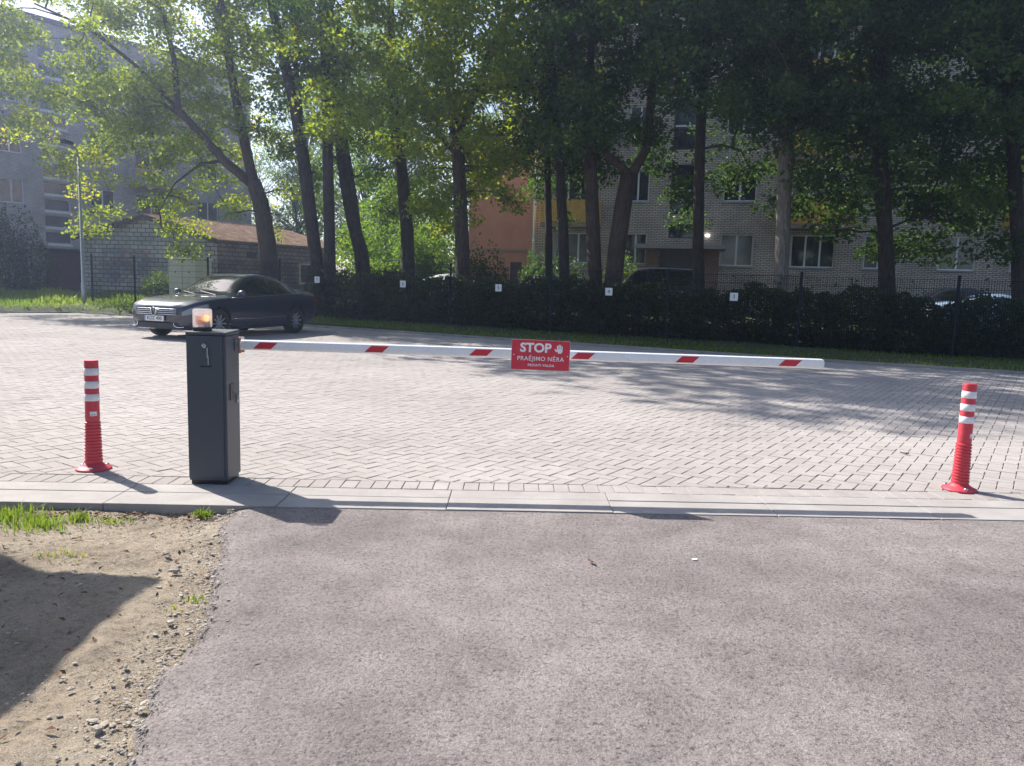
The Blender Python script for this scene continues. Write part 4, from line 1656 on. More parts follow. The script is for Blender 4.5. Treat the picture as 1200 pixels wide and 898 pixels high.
# ------------------------------------------------------------------ cars
def car(name, label, loc, heading, paint, L=4.80, Wd=1.855, Hh=1.42, suv=False, detail=True, group=None):
    """heading = world direction the bonnet points to"""
    rz = math.atan2(heading[1], heading[0])
    root = thing(name, label, 'car', loc, rz, group)
    k = L / 4.8
    hz = Hh / 1.42

    def C(pts):
        xs = [p[0] * k for p in pts]
        ys = [p[1] for p in pts]

        def f(x):
            i = int(np.clip(np.searchsorted(xs, x) - 1, 0, len(xs) - 2))
            h = xs[i + 1] - xs[i]
            t = np.clip((x - xs[i]) / h, 0, 1)
            m = []
            for q in (i, i + 1):
                if q == 0 or q == len(xs) - 1: m.append((ys[min(q + 1, len(ys) - 1)] - ys[max(q - 1, 0)]) / (xs[min(q + 1, len(xs) - 1)] - xs[max(q - 1, 0)]))
                else:
                    a = (ys[q] - ys[q - 1]) / (xs[q] - xs[q - 1])
                    b = (ys[q + 1] - ys[q]) / (xs[q + 1] - xs[q])
                    m.append(0.0 if a * b <= 0 else 2 * a * b / (a + b))
            return ((2 * t ** 3 - 3 * t ** 2 + 1) * ys[i] + (t ** 3 - 2 * t ** 2 + t) * h * m[0] + (-2 * t ** 3 + 3 * t ** 2) * ys[i + 1] + (t ** 3 - t ** 2) * h * m[1])
        return f
    hw = Wd / 2
    w = C([(-2.40, hw * .74), (-2.3, hw * .85), (-2.0, hw * .94), (-1.2, hw * .99), (0, hw), (1.2, hw * .99), (1.9, hw * .965), (2.2, hw * .91), (2.33, hw * .84), (2.40, hw * .74)])
    zb = C([(-2.40, .42), (-2.2, .28), (-1.2, .2), (1.4, .18), (2.2, .21), (2.40, .27)])
    if suv:
        zh = C([(-2.40, .95), (-2.25, 1.05), (-1.0, 1.06), (1.0, 1.03), (1.5, 1.02), (2.1, .95), (2.33, .84), (2.40, .76)])
        zr = C([(-2.40, 1.0), (-2.3, 1.25), (-2.1, Hh - .12), (-1.8, Hh - .03), (-.4, Hh), (.25, Hh - .06), (1.15, 1.08), (1.5, 1.05), (2.1, .98), (2.33, .87), (2.40, .80)])
        wr = C([(-2.40, hw * .72), (-2.0, hw * .70), (0, hw * .70), (.3, hw * .71), (1.15, hw * .82), (2.1, hw * .8), (2.40, hw * .6)])
        ws, bl, sw, pil = (.30, 1.1), (-2.36, -2.12), (-2.0, .95), (-.95, -.1)
    else:
        zh = C([(-2.40, .90), (-2.25, .97), (-1.6, .99), (-.6, .955), (.9, .90), (1.3, .89), (1.9, .83), (2.2, .775), (2.33, .73), (2.40, .67)])
        zr = C([(-2.40, .93), (-2.3, 1.03), (-1.95, 1.065), (-1.55, 1.13), (-1.0, Hh - .10), (-.5, Hh - .015), (-.2, Hh), (.2, Hh - .05), (1.12, .955), (1.35, .935), (1.9, .875), (2.2, .815), (2.33, .765), (2.40, .70)])
        wr = C([(-2.40, hw * .66), (-1.9, hw * .72), (-1.2, hw * .64), (-.3, hw * .62), (.2, hw * .64), (1.12, hw * .80), (2.0, hw * .78), (2.40, hw * .55)])
        ws, bl, sw, pil = (.22, 1.08), (-1.72, -.98), (-1.50, .98), (-.42,)
    xs = np.linspace(-2.40 * k, 2.40 * k, 200)
    sec_n = 34
    rows = []
    for x in xs:
        W_, b, h, r, wr_ = w(x), zb(x), zh(x), zr(x), wr(x)
        wr_ = min(wr_, W_ * .93)
        key = [(0, b), (.82 * W_, b), (.94 * W_, b + .05), (.985 * W_, b + .35 * (h - b)), (W_, b + .62 * (h - b)), (.985 * W_, h - .07), (.945 * W_, h)]
        g = [(.945 * W_ + (wr_ - .945 * W_) * t ** 1.12, h + (r - .055 * min(1, (r - h) / .3) - h) * t) for t in (.12, .3, .5, .7, .88, 1.0)]
        tp = [(wr_ * .94, r - .022 * min(1, (r - h) / .3)), (wr_ * .7, r - .006), (wr_ * .35, r - .001), (0, r)]
        lo = []
        for a, c in zip(key[:-1], key[1:]):
            m = 3 if 2 <= key.index(a) <= 4 else 1
            for q in range(m): lo.append((a[0] + (c[0] - a[0]) * q / m, a[1] + (c[1] - a[1]) * q / m))
        lo.append(key[-1])
        half = lo + g + tp
        rows.append(half)
    nh = min(len(r) for r in rows)
    # resample rows that differ in length
    fixed = []
    for r in rows:
        r = np.array(r)
        if len(r) != max(len(q) for q in rows):
            s = np.concatenate([[0], np.cumsum(np.hypot(*np.diff(r, axis=0).T))])
            q = np.linspace(0, s[-1], max(len(q) for q in rows))
            r = np.stack([np.interp(q, s, r[:, 0]), np.interp(q, s, r[:, 1])], 1)
        fixed.append(r)
    nlen = len(fixed[0])
    gi = nlen - 11                                # index of the shoulder
    ri = nlen - 5                                 # roof edge index
    V = []
    for x, r in zip(xs, fixed):
        ft = np.clip((x / k - 1.5) / .9, 0, 1)
        rt = np.clip((-x / k - 1.8) / .6, 0, 1)
        for y, z in list(r) + [(-y, z) for (y, z) in r[-2:0:-1]]:
            xx = x - .13 * (y / hw) ** 2 * ft ** 1.5 + .09 * (y / hw) ** 2 * rt
            V.append((xx, y, z))
    ring = 2 * nlen - 2
    wx = (1.45 * k, -1.26 * k) if not suv else (1.42 * k, -1.32 * k)
    R = .335 if not suv else .37
    parts = {'body': [], 'windscreen': [], 'rear_window': [], 'side_window': [], 'headlight': [], 'tail_light': []}
    Va = np.array(V)
    for i in range(len(xs) - 1):
        xm = (xs[i] + xs[i + 1]) / 2
        for j in range(ring):
            j2 = (j + 1) % ring
            f = (i * ring + j, i * ring + j2, (i + 1) * ring + j2, (i + 1) * ring + j)
            c = Va[list(f)].mean(0)
            jj = j if j < nlen - 1 else ring - 1 - j
            if abs(c[1]) > hw * .55 and any((c[0] - a) ** 2 + (c[2] - R) ** 2 < (R + .045) ** 2 for a in wx) and c[2] < 2 * R + .05: continue
            xn = xm / k
            key = 'body'
            if jj >= ri and ws[0] < xn < ws[1]: key = 'windscreen'
            elif jj >= ri and bl[0] < xn < bl[1]: key = 'rear_window'
            elif gi < jj < ri - 1 and sw[0] < xn < sw[1] and zr(xm) - zh(xm) > .20 and not any(abs(xn - p) < .035 for p in pil): key = 'side_window'
            elif not suv and xn > 1.80 and abs(c[1]) > hw * .54 and gi - 4 <= jj <= gi - 2: key = 'headlight'
            elif suv and xn > 2.0 and abs(c[1]) > hw * .6 and .72 < c[2] < .88: key = 'headlight'
            elif xn < -2.1 and abs(c[1]) > hw * .55 and .78 < c[2] < .94: key = 'tail_light'
            parts[key].append(f)
    for s in (0, len(xs) - 1):
        q = tuple(s * ring + j for j in range(ring))
        parts['body'].append(q if s else tuple(reversed(q)))

    def sub(name, faces, mat, par):
        if not faces: return None
        idx = sorted(set(v for f in faces for v in f))
        mp = {v: n for n, v in enumerate(idx)}
        return mesh_ob(name, Va[idx], [tuple(mp[v] for v in f)[::-1] for f in faces], mat, par, smooth=True)
    body = sub('body', parts['body'], M[paint], root)
    sub('windscreen', parts['windscreen'], M['car_glass'], root)
    sub('rear_window', parts['rear_window'], M['car_glass'], root)
    for sgn in (1, -1):
        sub('side_window', [f for f in parts['side_window'] if Va[list(f)].mean(0)[1] * sgn > 0], M['car_glass'], root)
        sub('headlight', [f for f in parts['headlight'] if Va[list(f)].mean(0)[1] * sgn > 0], M['lamp_glass'], root)
        sub('tail_light', [f for f in parts['tail_light'] if Va[list(f)].mean(0)[1] * sgn > 0], M['tail'], root)
    # wheels
    for a in wx:
        for sgn in (1, -1):
            yo = sgn * (hw - .03)
            yi = sgn * (hw - .25)
            wr0 = thing('wheel', None, None, (a, yo, R))
            wr0.parent = root
            d = -sgn
            ty = MB().lathe([(R * .66, .0), (R * .93, -.005), (R, .03), (R, .17), (R * .94, .2), (R * .6, .2)], 36, caps=False)
            rm = MB()
            rm.lathe([(R * .66, .0), (R * .63, -.004), (R * .60, .02), (R * .58, .10), (0.0, .11)], 30, caps=False)
            sp = MB()
            for q in range(10):
                an = 2 * math.pi * q / 10
                ca, sa_ = math.cos(an), math.sin(an)
                p0 = np.array([ca * .04, sa_ * .04]); p1 = np.array([math.cos(an * 1.0) * R * .61, math.sin(an) * R * .61])
                tt = np.array([-sa_, ca]) * .013
                vs = [(*(p0 - tt), .012), (*(p0 + tt), .012), (*(p1 + tt), .006), (*(p1 - tt), .006), (*(p0 - tt), .05), (*(p0 + tt), .05), (*(p1 + tt), .05), (*(p1 - tt), .05)]
                sp.add(vs, [(0, 3, 2, 1), (4, 5, 6, 7), (0, 1, 5, 4), (1, 2, 6, 5), (2, 3, 7, 6), (3, 0, 4, 7)])
            sp.lathe([(0, .0), (.045, .004), (.055, .02), (.055, .06)], 16)
            for nm, mb, mt in (('tyre', ty, 'tyre'), ('rim_barrel', rm, 'tyre'), ('rim', sp, 'rim')):
                # axis z of the lathe becomes the inward side of the wheel
                for i, v in enumerate(mb.v): mb.v[i] = (v[0], d * v[2], v[1])
                if d > 0: mb.f = [tuple(reversed(f)) for f in mb.f]
                mb.build(nm, M[mt], wr0, smooth=(nm != 'rim'))
    ln = MB()
    for a in wx:
        ln.box(a - R - .06, a + R + .06, -hw + .28, hw - .28, .22, 2 * R + .02)
        for sgn in (1, -1):
            pts = []
            for q in range(19):
                an = math.pi * q / 18
                x, z = a + (R + .052) * math.cos(an), R + (R + .052) * math.sin(an)
                zz = zb(x) + .0
                t = np.clip((z - zb(x)) / max(.1, zh(x) - zb(x)), 0, 1)
                yy = w(x) * (.93 + .07 * min(1, t / .62)) if t < .62 else w(x)
                pts.append((x, sgn * (yy - .012), z))
            for p, q in zip(pts[:-1], pts[1:]):
                ln.add([p, q, (q[0], q[1] - sgn * .26, q[2]), (p[0], p[1] - sgn * .26, p[2])], [(0, 1, 2, 3)])
    ln.build('wheel_arch', M['tyre'], root)
    if not detail: return root
    # trim
    for sgn in (1, -1):
        pts = [(x * k, sgn * (w(x * k) * .945 + .004), zh(x * k) + .012) for x in np.linspace(-1.62, 1.02, 24)]
        MB().tube(pts, .009, 5).build('chrome_strip', M['chrome'], root, smooth=True)
        pts = [(x * k, sgn * (w(x * k) * .985 + .004), zb(x * k) + .26) for x in np.linspace(-.85, 1.0, 16)]
        MB().tube(pts, .009, 5).build('side_moulding', M['chrome'], root, smooth=True)
        mr = MB().lathe([(0, -.10), (.05, -.09), (.075, -.03), (.075, .05), (.05, .09), (0, .1)], 14, (0, 0, 0), 'Y')
        for i, v in enumerate(mr.v): mr.v[i] = (v[0] * .75 + .80, v[1] + sgn * (hw + .02), v[2] + 1.0)
        mr.box(.74, .80, sgn * (hw - .10) - .05, sgn * (hw - .10) + .05, .94, .98)
        mr.build('mirror', M[paint], root, smooth=True)
        for xx in (.05, -.95):
            MB().box(xx - .1, xx + .1, sgn * (hw * .995) - .012, sgn * (hw * .995) + .018, .80, .825).build('door_handle', M[paint], root, bevel=.005)
        for xx in (1.06, -.40):
            pts = [(xx * k + .06 * math.sin(3 * t), sgn * (w(xx * k) * (.95 + .05 * min(1, t / .55)) + .001), zb(xx * k) + .1 + (zh(xx * k) - zb(xx * k) - .14) * t) for t in np.linspace(0, 1, 7)]
            MB().tube(pts, .006, 4).build('door_gap', M['ink'], root)

    def nx(y): return 2.405 * k - .13 * (y / hw) ** 2
    # radiator grille with chrome bars
    g = MB()
    for z0, z1, hwid in ((.535, .665, .56),):
        ys = np.linspace(-hwid, hwid, 14)
        vs = [(nx(y) + .004, y, z) for z in (z0, z1) for y in ys]
        g.add(vs, [(i, i + 1, i + 15, i + 14) for i in range(13)])
    gr = g.build('grille', M['ink'], root)
    for z in (.54, .58, .62, .66):
        MB().tube([(nx(y) + .008, y, z) for y in np.linspace(-.57, .57, 15)], .0085, 5).build('grille_bar', M['chrome'], gr, smooth=True)
    ys = np.linspace(-.60, .60, 14)
    vs = [(nx(y) + .004 - .035, y, z) for z in (.205, .325) for y in ys]
    MB().add([(nx(y) + .006, y, z) for z in (.24, .355) for y in ys], [(i, i + 1, i + 15, i + 14) for i in range(13)]).build('lower_intake', M['ink'], root)
    for sgn in (1, -1):
        pts = [(nx(y) + (.012 if y < .7 else .0), sgn * y, z) for y, z in ((.50, .36), (.52, .30), (.58, .275), (.66, .275), (.73, .285))]
        MB().tube(pts, .014, 6).build('fog_trim', M['chrome'], root, smooth=True)
    # emblem: ring with a V over a W
    ex = nx(0) + .022
    em = MB().lathe([(0, 0), (.078, .0), (.078, .012), (0, .012)], 28, (ex - .012, 0, .60), 'X').build('emblem', M['ink'], root)
    e2 = MB()
    e2.tube([(ex + .004, .082 * math.cos(t), .60 + .082 * math.sin(t)) for t in np.linspace(0, 2 * math.pi, 29)], .0095, 6, caps=False)
    for pl in ([(-.026, .058), (0, .006), (.026, .058)], [(-.054, .03), (-.027, -.05), (0, .0), (.027, -.05), (.054, .03)]):
        e2.tube([(ex + .004, a * 1.25, .60 + b * 1.25) for a, b in pl], .0085, 5)
    e2.build('emblem_ring', M['chrome'], em)
    # number plate
    pl = MB().box(ex - .03, ex - .004, -.26, .26, .395, .508).build('licence_plate', M['plate_white'], root, bevel=.003)
    text_mesh('KDZ 400', .105, 'plate_letters', M['ink'], pl, (ex - .002, .015, .451), (math.pi / 2, 0, math.pi / 2), offset=.001, sx=1.02)
    MB().box(ex - .004, ex - .002, -.256, -.218, .40, .503).build('country_band', M['pale_blue'], pl)
    # wiper, aerial fin, sun visors glimpsed through the screen
    MB().tube([(1.13 * k, .5, .96), (.95 * k, -.1, 1.035)], .008, 4).build('wiper', M['ink'], root)
    MB().tube([(1.13 * k, -.1, .97), (.95 * k, -.6, 1.02)], .008, 4).build('wiper', M['ink'], root)
    return root


CAR_C = np.array([-6.80, 18.65])
car('parked_car', 'dark blue saloon car parked on the pavers with its front to the barrier', (CAR_C[0], CAR_C[1], 0), (-.36, -.933), 'paint_blue', Hh=1.46)
hd = np.array([math.cos(rad(-15)), math.sin(rad(-15))])


def far_car(px, Y, flip, *a, **k):
    p = at(px, 330, Y)
    h = (hd * (-1 if flip else 1))
    car(*a[:2], (p[0], Y, zg(p[0], Y) - .05), h, a[2], detail=False, group='cars parked in front of the flats', **k)


far_car(757, 29.5, True, 'parked_car', 'black tall estate car before the flats entrance, roof above the hedge', 'paint_black', L=4.5, Wd=1.8, Hh=1.82, suv=True)
far_car(655, 30.5, False, 'parked_car', 'dark grey car half hidden behind the slender black trunks', 'paint_grey', L=4.4, Wd=1.75, Hh=1.45)
far_car(1112, 25.5, True, 'parked_car', 'black low saloon whose roof shows above the hedge at the right', 'paint_black', L=4.6, Wd=1.8, Hh=1.44)
far_car(1175, 24.0, False, 'parked_car', 'car in a pale blue tone just showing above the hedge at far right', 'pale_blue', L=4.2, Wd=1.7, Hh=1.36)
_p = at(588, 337, 27.5)
car('parked_car', 'white car whose bonnet edge peeps out below the orange house', (_p[0] - 1.6, 28.6, zg(0, 27.5) - .05), (.97, -.25), 'paint_white', L=4.3, Wd=1.75, Hh=1.40, detail=False, group='cars parked in front of the flats')


# ------------------------------------------------------------------ bollards
def bollard(px, py, label, lean=0.0, rot=0.0):
    p = gnd(px, py)
    root = thing('bollard', label, 'bollard', (p[0], p[1], .0015), rot, 'red and white bollards beside the barrier')
    root.rotation_euler = (0, lean, rot)
    b = MB().lathe([(.112, .0), (.113, .007), (.108, .012), (.085, .022), (.062, .036), (.053, .05), (.0, .05)], 40).build('base', M['poly_red'], root, smooth=True)
    for k in range(3):
        a = 2 * math.pi * k / 3 + .55
        c = (.088 * math.cos(a), .088 * math.sin(a), 0)
        MB().lathe([(.014, .016), (.014, .026), (.009, .031), (0, .031)], 10, c).build('bolt', M['steel'], b, smooth=True)
    prof = [(.0535, .045)]
    z = .06
    r = .0525
    for k in range(13):                           # folded lower sleeve
        prof += [(r + .0045, z), (r + .0045, z + .010), (r - .002, z + .013), (r - .002, z + .021)]
        z += .0215
        r -= .00055
    prof += [(.0455, z + .012), (.0448, .44), (.044, .60), (.0435, .742), (.041, .75), (.0, .751)]
    MB().lathe(prof, 40).build('post', M['poly_red'], root, smooth=False)
    for z0 in (.476, .562, .651):
        MB().lathe([(.0442, z0 - .001), (.0458, z0), (.0456, z0 + .046), (.0438, z0 + .047)], 40).build('reflective_band', M['band'], root, smooth=True)
    lb = MB()
    a0 = -math.pi / 2 + .18 - rot
    vs = [(.0462 * math.cos(a), .0462 * math.sin(a), z) for z in (.375, .405) for a in np.linspace(a0, a0 + .95, 8)]
    lb.add(vs, [(i, i + 1, i + 9, i + 8) for i in range(7)])
    st = lb.build('sticker', M['band'], root)
    lb = MB()
    vs = [(.0466 * math.cos(a), .0466 * math.sin(a), z) for z in (.380, .388) for a in np.linspace(a0 + .1, a0 + .75, 6)]
    lb.add(vs, [(i, i + 1, i + 7, i + 6) for i in range(5)])
    lb.build('print', M['galv'], st)
    return root


bollard(110, 550, 'red white banded bollard left of the dark barrier cabinet', lean=.012, rot=.3)
bollard(1124, 574, 'red white banded bollard at the right, beyond the free boom tip', lean=-.002, rot=2.0)


# ------------------------------------------------------------------ barrier
def barrier():
    X0, X1, Y0, Y1, Ht = -2.065, -1.815, 4.83, 5.085, .985
    ox, oy = (X0 + X1) / 2, (Y0 + Y1) / 2
    root = thing('barrier_gate', 'anthracite barrier cabinet with a long white red striped boom lowered across the drive', 'barrier', (ox, oy, 0.0), rad(1.5))
    a, b, c, d = X0 - ox, X1 - ox, Y0 - oy, Y1 - oy
    MB().box(a + .012, b - .012, c + .012, d - .012, .001, .03).build('plinth', M['cab_dark'], root)
    cab = MB().box(a + .002, b - .002, c + .004, d - .002, .028, Ht - .022).build('cabinet', M['cab'], root, bevel=.004)
    lid = MB().add([(a - .002, c - .002, Ht - .019), (b + .003, c - .002, Ht - .019), (b + .003, d + .003, Ht - .019), (a - .002, d + .003, Ht - .019),
                    (a - .002, c - .002, Ht), (b + .003, c - .002, Ht), (b + .003, d + .003, Ht + .006), (a - .002, d + .003, Ht + .006)],
                   [(0, 3, 2, 1), (4, 5, 6, 7), (0, 1, 5, 4), (1, 2, 6, 5), (2, 3, 7, 6), (3, 0, 4, 7)]).build('lid', M['cab'], root, bevel=.003)
    door = MB().box(a + .003, b - .022, c - .006, c + .0025, .05, Ht - .024).build('door', M['cab'], root, bevel=.002)
    lock = MB().lathe([(0, -.010), (.013, -.010), (.015, -.004), (.015, .0)], 16, (-.008, c - .007, Ht - .085), 'Y').build('lock', M['steel'], door, smooth=True)
    ky_ = MB()
    ky_.box(-.010, -.006, c - .034, c - .017, Ht - .093, Ht - .077)
    ky_.tube([(-.008 + .010 * math.cos(t) + .006, c - .028, Ht - .088 + .010 * math.sin(t)) for t in np.linspace(0, 6.28, 16)], .0022, 5, caps=False)
    ky_.box(.012, .019, c - .024, c - .021, Ht - .160, Ht - .096)
    ky_.box(.016, .022, c - .020, c - .017, Ht - .205, Ht - .150)
    ky_.build('key', M['galv'], door)
    MB().box(-.035, .035, c - .0085, c - .0062, Ht - .222, Ht - .212).build('slot', M['cab_dark'], door)
    # right flank: recessed handle, latch and a top slot
    MB().box(b - .001, b + .003, -.065, .005, .545, .65).build('handle_recess', M['cab_dark'], root)
    lt = MB().box(b - .001, b + .006, .055, .080, .51, .565)
    lt.tube([(b + .006, .067, .53), (b + .012, .067, .545), (b + .012, .067, .585)], .004, 6)
    lt.build('latch', M['galv'], root)
    MB().box(b - .001, b + .002, .025, .045, .855, .935).build('boom_slot', M['cab_dark'], root)
    # warning beacon standing on the lid
    bx, by = -.055, -.03
    MB().box(bx - .047, bx + .047, by - .04, by + .04, Ht + .0015, Ht + .025).build('beacon_base', M['cab_dark'], root, bevel=.003)
    be = MB()
    vs = []
    for z, s in ((Ht + .026, .98), (Ht + .05, 1.0), (Ht + .132, 1.0), (Ht + .142, .93)):
        vs += [(bx - .050 * s, by - .04 * s, z), (bx + .050 * s, by - .04 * s, z), (bx + .050 * s, by + .04 * s, z), (bx - .050 * s, by + .04 * s, z)]
    fs = [(3, 2, 1, 0), (12, 13, 14, 15)]
    for q in range(3):
        for i in range(4):
            fs.append((q * 4 + i, q * 4 + (i + 1) % 4, q * 4 + 4 + (i + 1) % 4, q * 4 + 4 + i))
    be.add(vs, fs)
    lens = be.build('beacon_lens', M['lens'], root, bevel=.006)
    MB().box(bx + .014, bx + .040, by - .018, by + .018, Ht + .027, Ht + .062).build('lamp_holder', M['cab_dark'], lens)
    MB().box(bx - .038, bx + .004, by - .022, by + .022, Ht + .04, Ht + .10).build('amber_filter', M['amber'], lens, bevel=.006)
    MB().lathe([(0, Ht + .063), (.016, Ht + .066), (.019, Ht + .082), (.014, Ht + .098), (0, Ht + .104)], 16, (bx + .026, by, 0)).build('bulb', M['bulb'], lens, smooth=True)
    # boom carried on the back of the cabinet
    byc = 5.136 - oy
    hub = MB().lathe([(0, 0), (.045, 0), (.045, .012), (0, .012)], 24, (0.02, d + .004, .885), 'Y')
    hub.box(-.06, b + .004, byc - .047, byc - .039, .832, .936)
    hub.box(-.06, b + .004, byc + .039, byc + .047, .832, .936)
    hub.build('boom_clamp', M['galv'], root, bevel=.002)
    zl, zr_ = .887, .861
    xl, xr = -.05, 2.112 - ox
    n = 12
    prof = []
    hh, dd = .0335, .036
    for q in range(24):                           # rounded upright oval
        t = 2 * math.pi * q / 24
        cx, sx = math.cos(t), math.sin(t)
        prof.append((dd * math.copysign(abs(cx) ** .55, cx), hh * math.copysign(abs(sx) ** .55, sx)))
    vs, fs = [], []
    N = 14
    for i in range(N + 1):
        t = i / N
        x = xl + (xr - xl) * t
        z = zl + (zr_ - zl) * t ** 1.3
        vs += [(x, byc + p[0], z + p[1]) for p in prof]
    m = len(prof)
    for i in range(N):
        for q in range(m):
            fs.append((i * m + q, i * m + (q + 1) % m, (i + 1) * m + (q + 1) % m, (i + 1) * m + q))
    fs += [tuple(range(m)), tuple(reversed(range(N * m, (N + 1) * m)))]
    boom = mesh_ob('boom', vs, [tuple(reversed(f)) for f in fs], M['boom'], root, smooth=False)

    def zc(x): return zl + (zr_ - zl) * ((x - xl) / (xr - xl)) ** 1.3
    cap = MB()
    cap.prism([(xr + .001, zr_ - hh * .97), (xr + .012, zr_ - hh * .8), (xr + .016, zr_), (xr + .012, zr_ + hh * .8), (xr + .001, zr_ + hh * .97)], byc - dd * .95, byc + dd * .95)
    cap.build('end_cap', M['boom'], boom, bevel=.003)
    for px in (297, 427, 550, 671, 796, 920):
        x0 = at(px, 412, 5.10)[0] - ox
        z = zc(x0)
        sh, wd = .045, .118
        yb = byc - dd - .0012
        mb = MB()
        mb.prism([(x0, z - .021), (x0 + wd, z - .021), (x0 + wd + sh, z + .022), (x0 + sh, z + .022)], yb, yb + .001)
        mb.build('red_stripe', M['red'], boom)
    # orange reflectors by the clamp
    for z in (.925, .845):
        MB().box(b - .012, b + .012, byc - .056, byc - .046, z - .012, z + .012).build('reflector', M['amber'], root, bevel=.003)
    return root


barrier()


def boom_sign():
    c = at(633.5, 416.5, 5.086)
    root = thing('stop_sign', 'red rectangular sign reading STOP with a white hand, fixed on the boom', 'sign', (c[0], 5.086, c[2]), rad(1.5))
    root.rotation_euler = (0, rad(.8), rad(1.5))
    w, h = .385, .196
    MB().box(-w / 2, w / 2, -.002, .002, -h / 2, h / 2).build('panel', M['sign_red'], root)
    MB().box(-w / 2 - .0025, w / 2 + .0025, .0022, .006, -h / 2 - .0025, h / 2 + .0025).build('backing', M['galv'], root)
    y = -.0032
    text_mesh('STOP', .082, 'lettering', M['letter'], root, (-.035, y, .046), offset=.0028, sx=1.05)
    text_mesh('PRAĖJIMO NĖRA', .040, 'lettering', M['letter'], root, (0, y, -.025), offset=.0003, sx=.97, space=1.1)
    text_mesh('PRIVATI VALDA', .0235, 'lettering', M['letter'], root, (0.005, y, -.068), offset=.0004, sx=.98, space=1.12)
    # open hand: palm, four fingers, thumb
    mb = MB()
    hx, hz = .122, .040

    def blob(pts): mb.prism([(hx + a, hz + b) for a, b in pts], y - .0006, y + .0006)
    blob([(-.016, -.012), (.022, -.012), (.022, .006), (-.016, .006)])
    blob([(-.012, -.0125), (-.006, -.024), (.014, -.024), (.020, -.0125)])
    for i, (fx, fh) in enumerate(((-.0155, .026), (-.0055, .033), (.0045, .031), (.0145, .022))):
        blob([(fx, .0065), (fx + .0075, .0065), (fx + .0075, fh), (fx + .005, fh + .003), (fx + .0025, fh + .003), (fx, fh)])
    blob([(-.0165, -.013), (-.0165, -.003), (-.026, .006), (-.031, .006), (-.031, .002), (-.022, -.014)])
    mb.build('hand_symbol', M['letter'], root)
    for sx in (-1, 1):
        MB().lathe([(0, -.004), (.0045, -.003), (.0055, 0)], 10, (sx * (w / 2 - .014), -.0022, 0), 'Y').build('screw', M['steel'], root, smooth=True)


boom_sign()


# ------------------------------------------------------------------ small things on the ground
def tufts():
    rng = np.random.default_rng(41)
    spec = [((16, 608), .20, 360, .08, 'largest bright grass clump at the left frame edge below the kerb'),
            ((48, 616), .22, 380, .062, 'broad low grass clump second from the left below the kerb'),
            ((94, 610), .08, 130, .068, 'small upright grass tuft in the middle of the clumps below the kerb'),
            ((130, 612), .12, 90, .045, 'thin sparse grass tuft right of the small upright tuft'),
            ((237, 606), .06, 130, .06, 'single green tuft beside the asphalt corner'),
            ((228, 704), .06, 40, .035, 'tiny weed on the crumbling asphalt edge'),
            ((206, 716), .05, 24, .03, 'tiny yellowish weed left of the crumbling asphalt edge'),
            ((70, 652), .14, 70, .035, 'dry straw coloured grass patch by the square shadow')]
    for (pp, r, n, h, lb) in spec:
        p = gnd(pp[0], pp[1], -.05)
        root_loc = (p[0], p[1], -.052)
        pos = np.stack([rng.normal(0, r * .45, n), rng.normal(0, r * .3, n), np.zeros(n)], 1)
        V, Fq = blades(pos, h * rng.uniform(.45, 1.15, n), np.full(n, .0026), rng, .5)
        t = np.clip(rng.normal(.5, .26, n) + (.4 if 'dry' in lb or 'yellow' in lb else 0), 0, 1)
        o = mesh_ob('grass_tuft', V, Fq, M['grass'], tint=np.repeat(t, 5), loc=root_loc)
        tag(o, lb, 'grass tuft', 'grass tufts on the dirt verge')
    # dry leaves lying about
    for (px, py, s, lb) in ((692, 660, .026, 'brown curled dry leaf alone on the asphalt in front of the sign'), (1060, 533, .035, 'small dry leaf on the pavers left of the right bollard'),
                            (300, 777, .014, 'dark pebble sized leaf crumb on the asphalt near the dirt'), (90, 633, .022, 'reddish dry leaf among the weeds on the dirt')):
        p = gnd(px, py, 0 if px > 280 else -.05)
        V, Fq = [], []
        nn = 9
        for i in range(nn):
            t = i / (nn - 1)
            wdt = math.sin(math.pi * t) ** .7 * .38 + .02
            V += [((t - .5) * s * 2, -wdt * s, .35 * s * abs(t - .5) + .35 * s), ((t - .5) * s * 2, 0, .5 * s * (t - .5) ** 2 + .004), ((t - .5) * s * 2, wdt * s, .3 * s + .2 * s * t)]
        for i in range(nn - 1):
            Fq += [(3 * i, 3 * i + 1, 3 * i + 4, 3 * i + 3), (3 * i + 1, 3 * i + 2, 3 * i + 5, 3 * i + 4)]
        o = mesh_ob('dry_leaf', V, Fq, M['dry_leaf'], smooth=True, loc=(p[0], p[1], p[2] + .004))
        o.rotation_euler = (0, 0, rng.uniform(0, 6))
        tag(o, lb, 'leaf', 'dry leaves on the ground')


tufts()


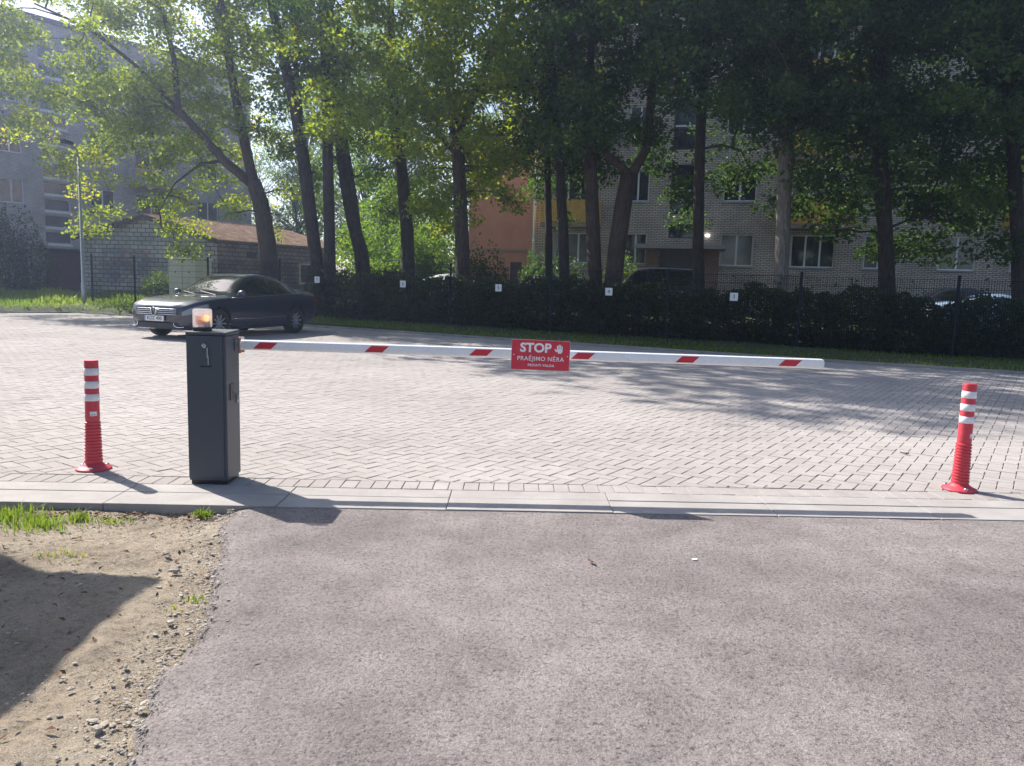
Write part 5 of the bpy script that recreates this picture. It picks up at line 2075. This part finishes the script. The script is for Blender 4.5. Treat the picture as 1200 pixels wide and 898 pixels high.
def litter():
    rng = np.random.default_rng(55)
    n = 420
    x = rng.uniform(-3.4, -1.75, n)
    y = np.array([ky(4.40, v) for v in x]) - np.abs(rng.normal(0, .09, n))
    k = rng.uniform(0, 1, n) < .35
    x = np.where(k, rng.uniform(-2.6, -1.3, n), x)
    y = np.where(k, rng.uniform(2.0, 4.3, n), y)
    ok = x < np.array([edge_x(v) for v in y]) - .02
    C = np.stack([x, y, np.full(n, -.036)], 1)[ok]
    V, Fq = leaves(C, rng.uniform(.012, .04, len(C)), rng, 1.6, .5, .55)
    tag(mesh_ob('leaf_litter', V, Fq, M['dry_leaf']), 'brown leaf litter lying along the foot of the kerb on the dirt', 'leaf litter', kind='stuff')


litter()


def splash():
    p = gnd(814, 656, 0)
    rng = np.random.default_rng(3)
    V, Fq = [(0, 0, 0)], []
    for k in range(22):
        a = 2 * math.pi * k / 22
        r = .012 * (.45 + .9 * rng.uniform())
        V.append((r * 1.5 * math.cos(a), r * math.sin(a), 0))
    Fq = [(0, k, k % 22 + 1) for k in range(1, 23)]
    tag(mesh_ob('white_splash', V, Fq, M['plate_white'], loc=(p[0], p[1], .004)), 'small white splash dried on the asphalt right of the curled leaf', 'splash')


splash()


_p = at(488, 335, 33)
bush('bush', 'leafy green shrub filling the gap beside the ivy dark trunk', (_p[0], 33, zg(0, 33)), 1.7, 1.2, 3.4, 6500, 'leaf_mid', .15, _r)
_p = at(508, 335, 36)
bush('bush', 'fresh green shrub left of the broad maple trunk', (_p[0], 36, zg(0, 36)), 1.5, 1.2, 3.6, 6000, 'leaf_bright', .17, _r)
_p = at(447, 335, 35)
bush('bush', 'sunlit shrub between the twin stemmed tree and the ivy dark trunk', (_p[0], 35, zg(0, 35)), 1.5, 1.2, 3.2, 5000, 'leaf_bright', .15, _r)


def glare_haze():  # thin scattering volume added to imitate the sun's glare in the lens
    m = bpy.data.materials.new('thin glare veil')
    m.use_nodes = True
    nt = m.node_tree
    nt.nodes.remove(nt.nodes['Principled BSDF'])
    v = nt.nodes.new('ShaderNodeVolumePrincipled')
    v.inputs['Color'].default_value = (.56, .67, 1.0, 1)
    v.inputs['Density'].default_value = GLARE_HAZE
    v.inputs['Anisotropy'].default_value = .72
    nt.links.new(v.outputs[0], nt.nodes['Material Output'].inputs['Volume'])
    b = MB().box(-200, 200, -90, 220, -1.4, 30)
    tag(b.build('glare_haze', m), 'thin scattering air added over the yard to imitate lens glare', 'glare_haze', kind='stuff')


if GLARE_HAZE > 0: glare_haze()
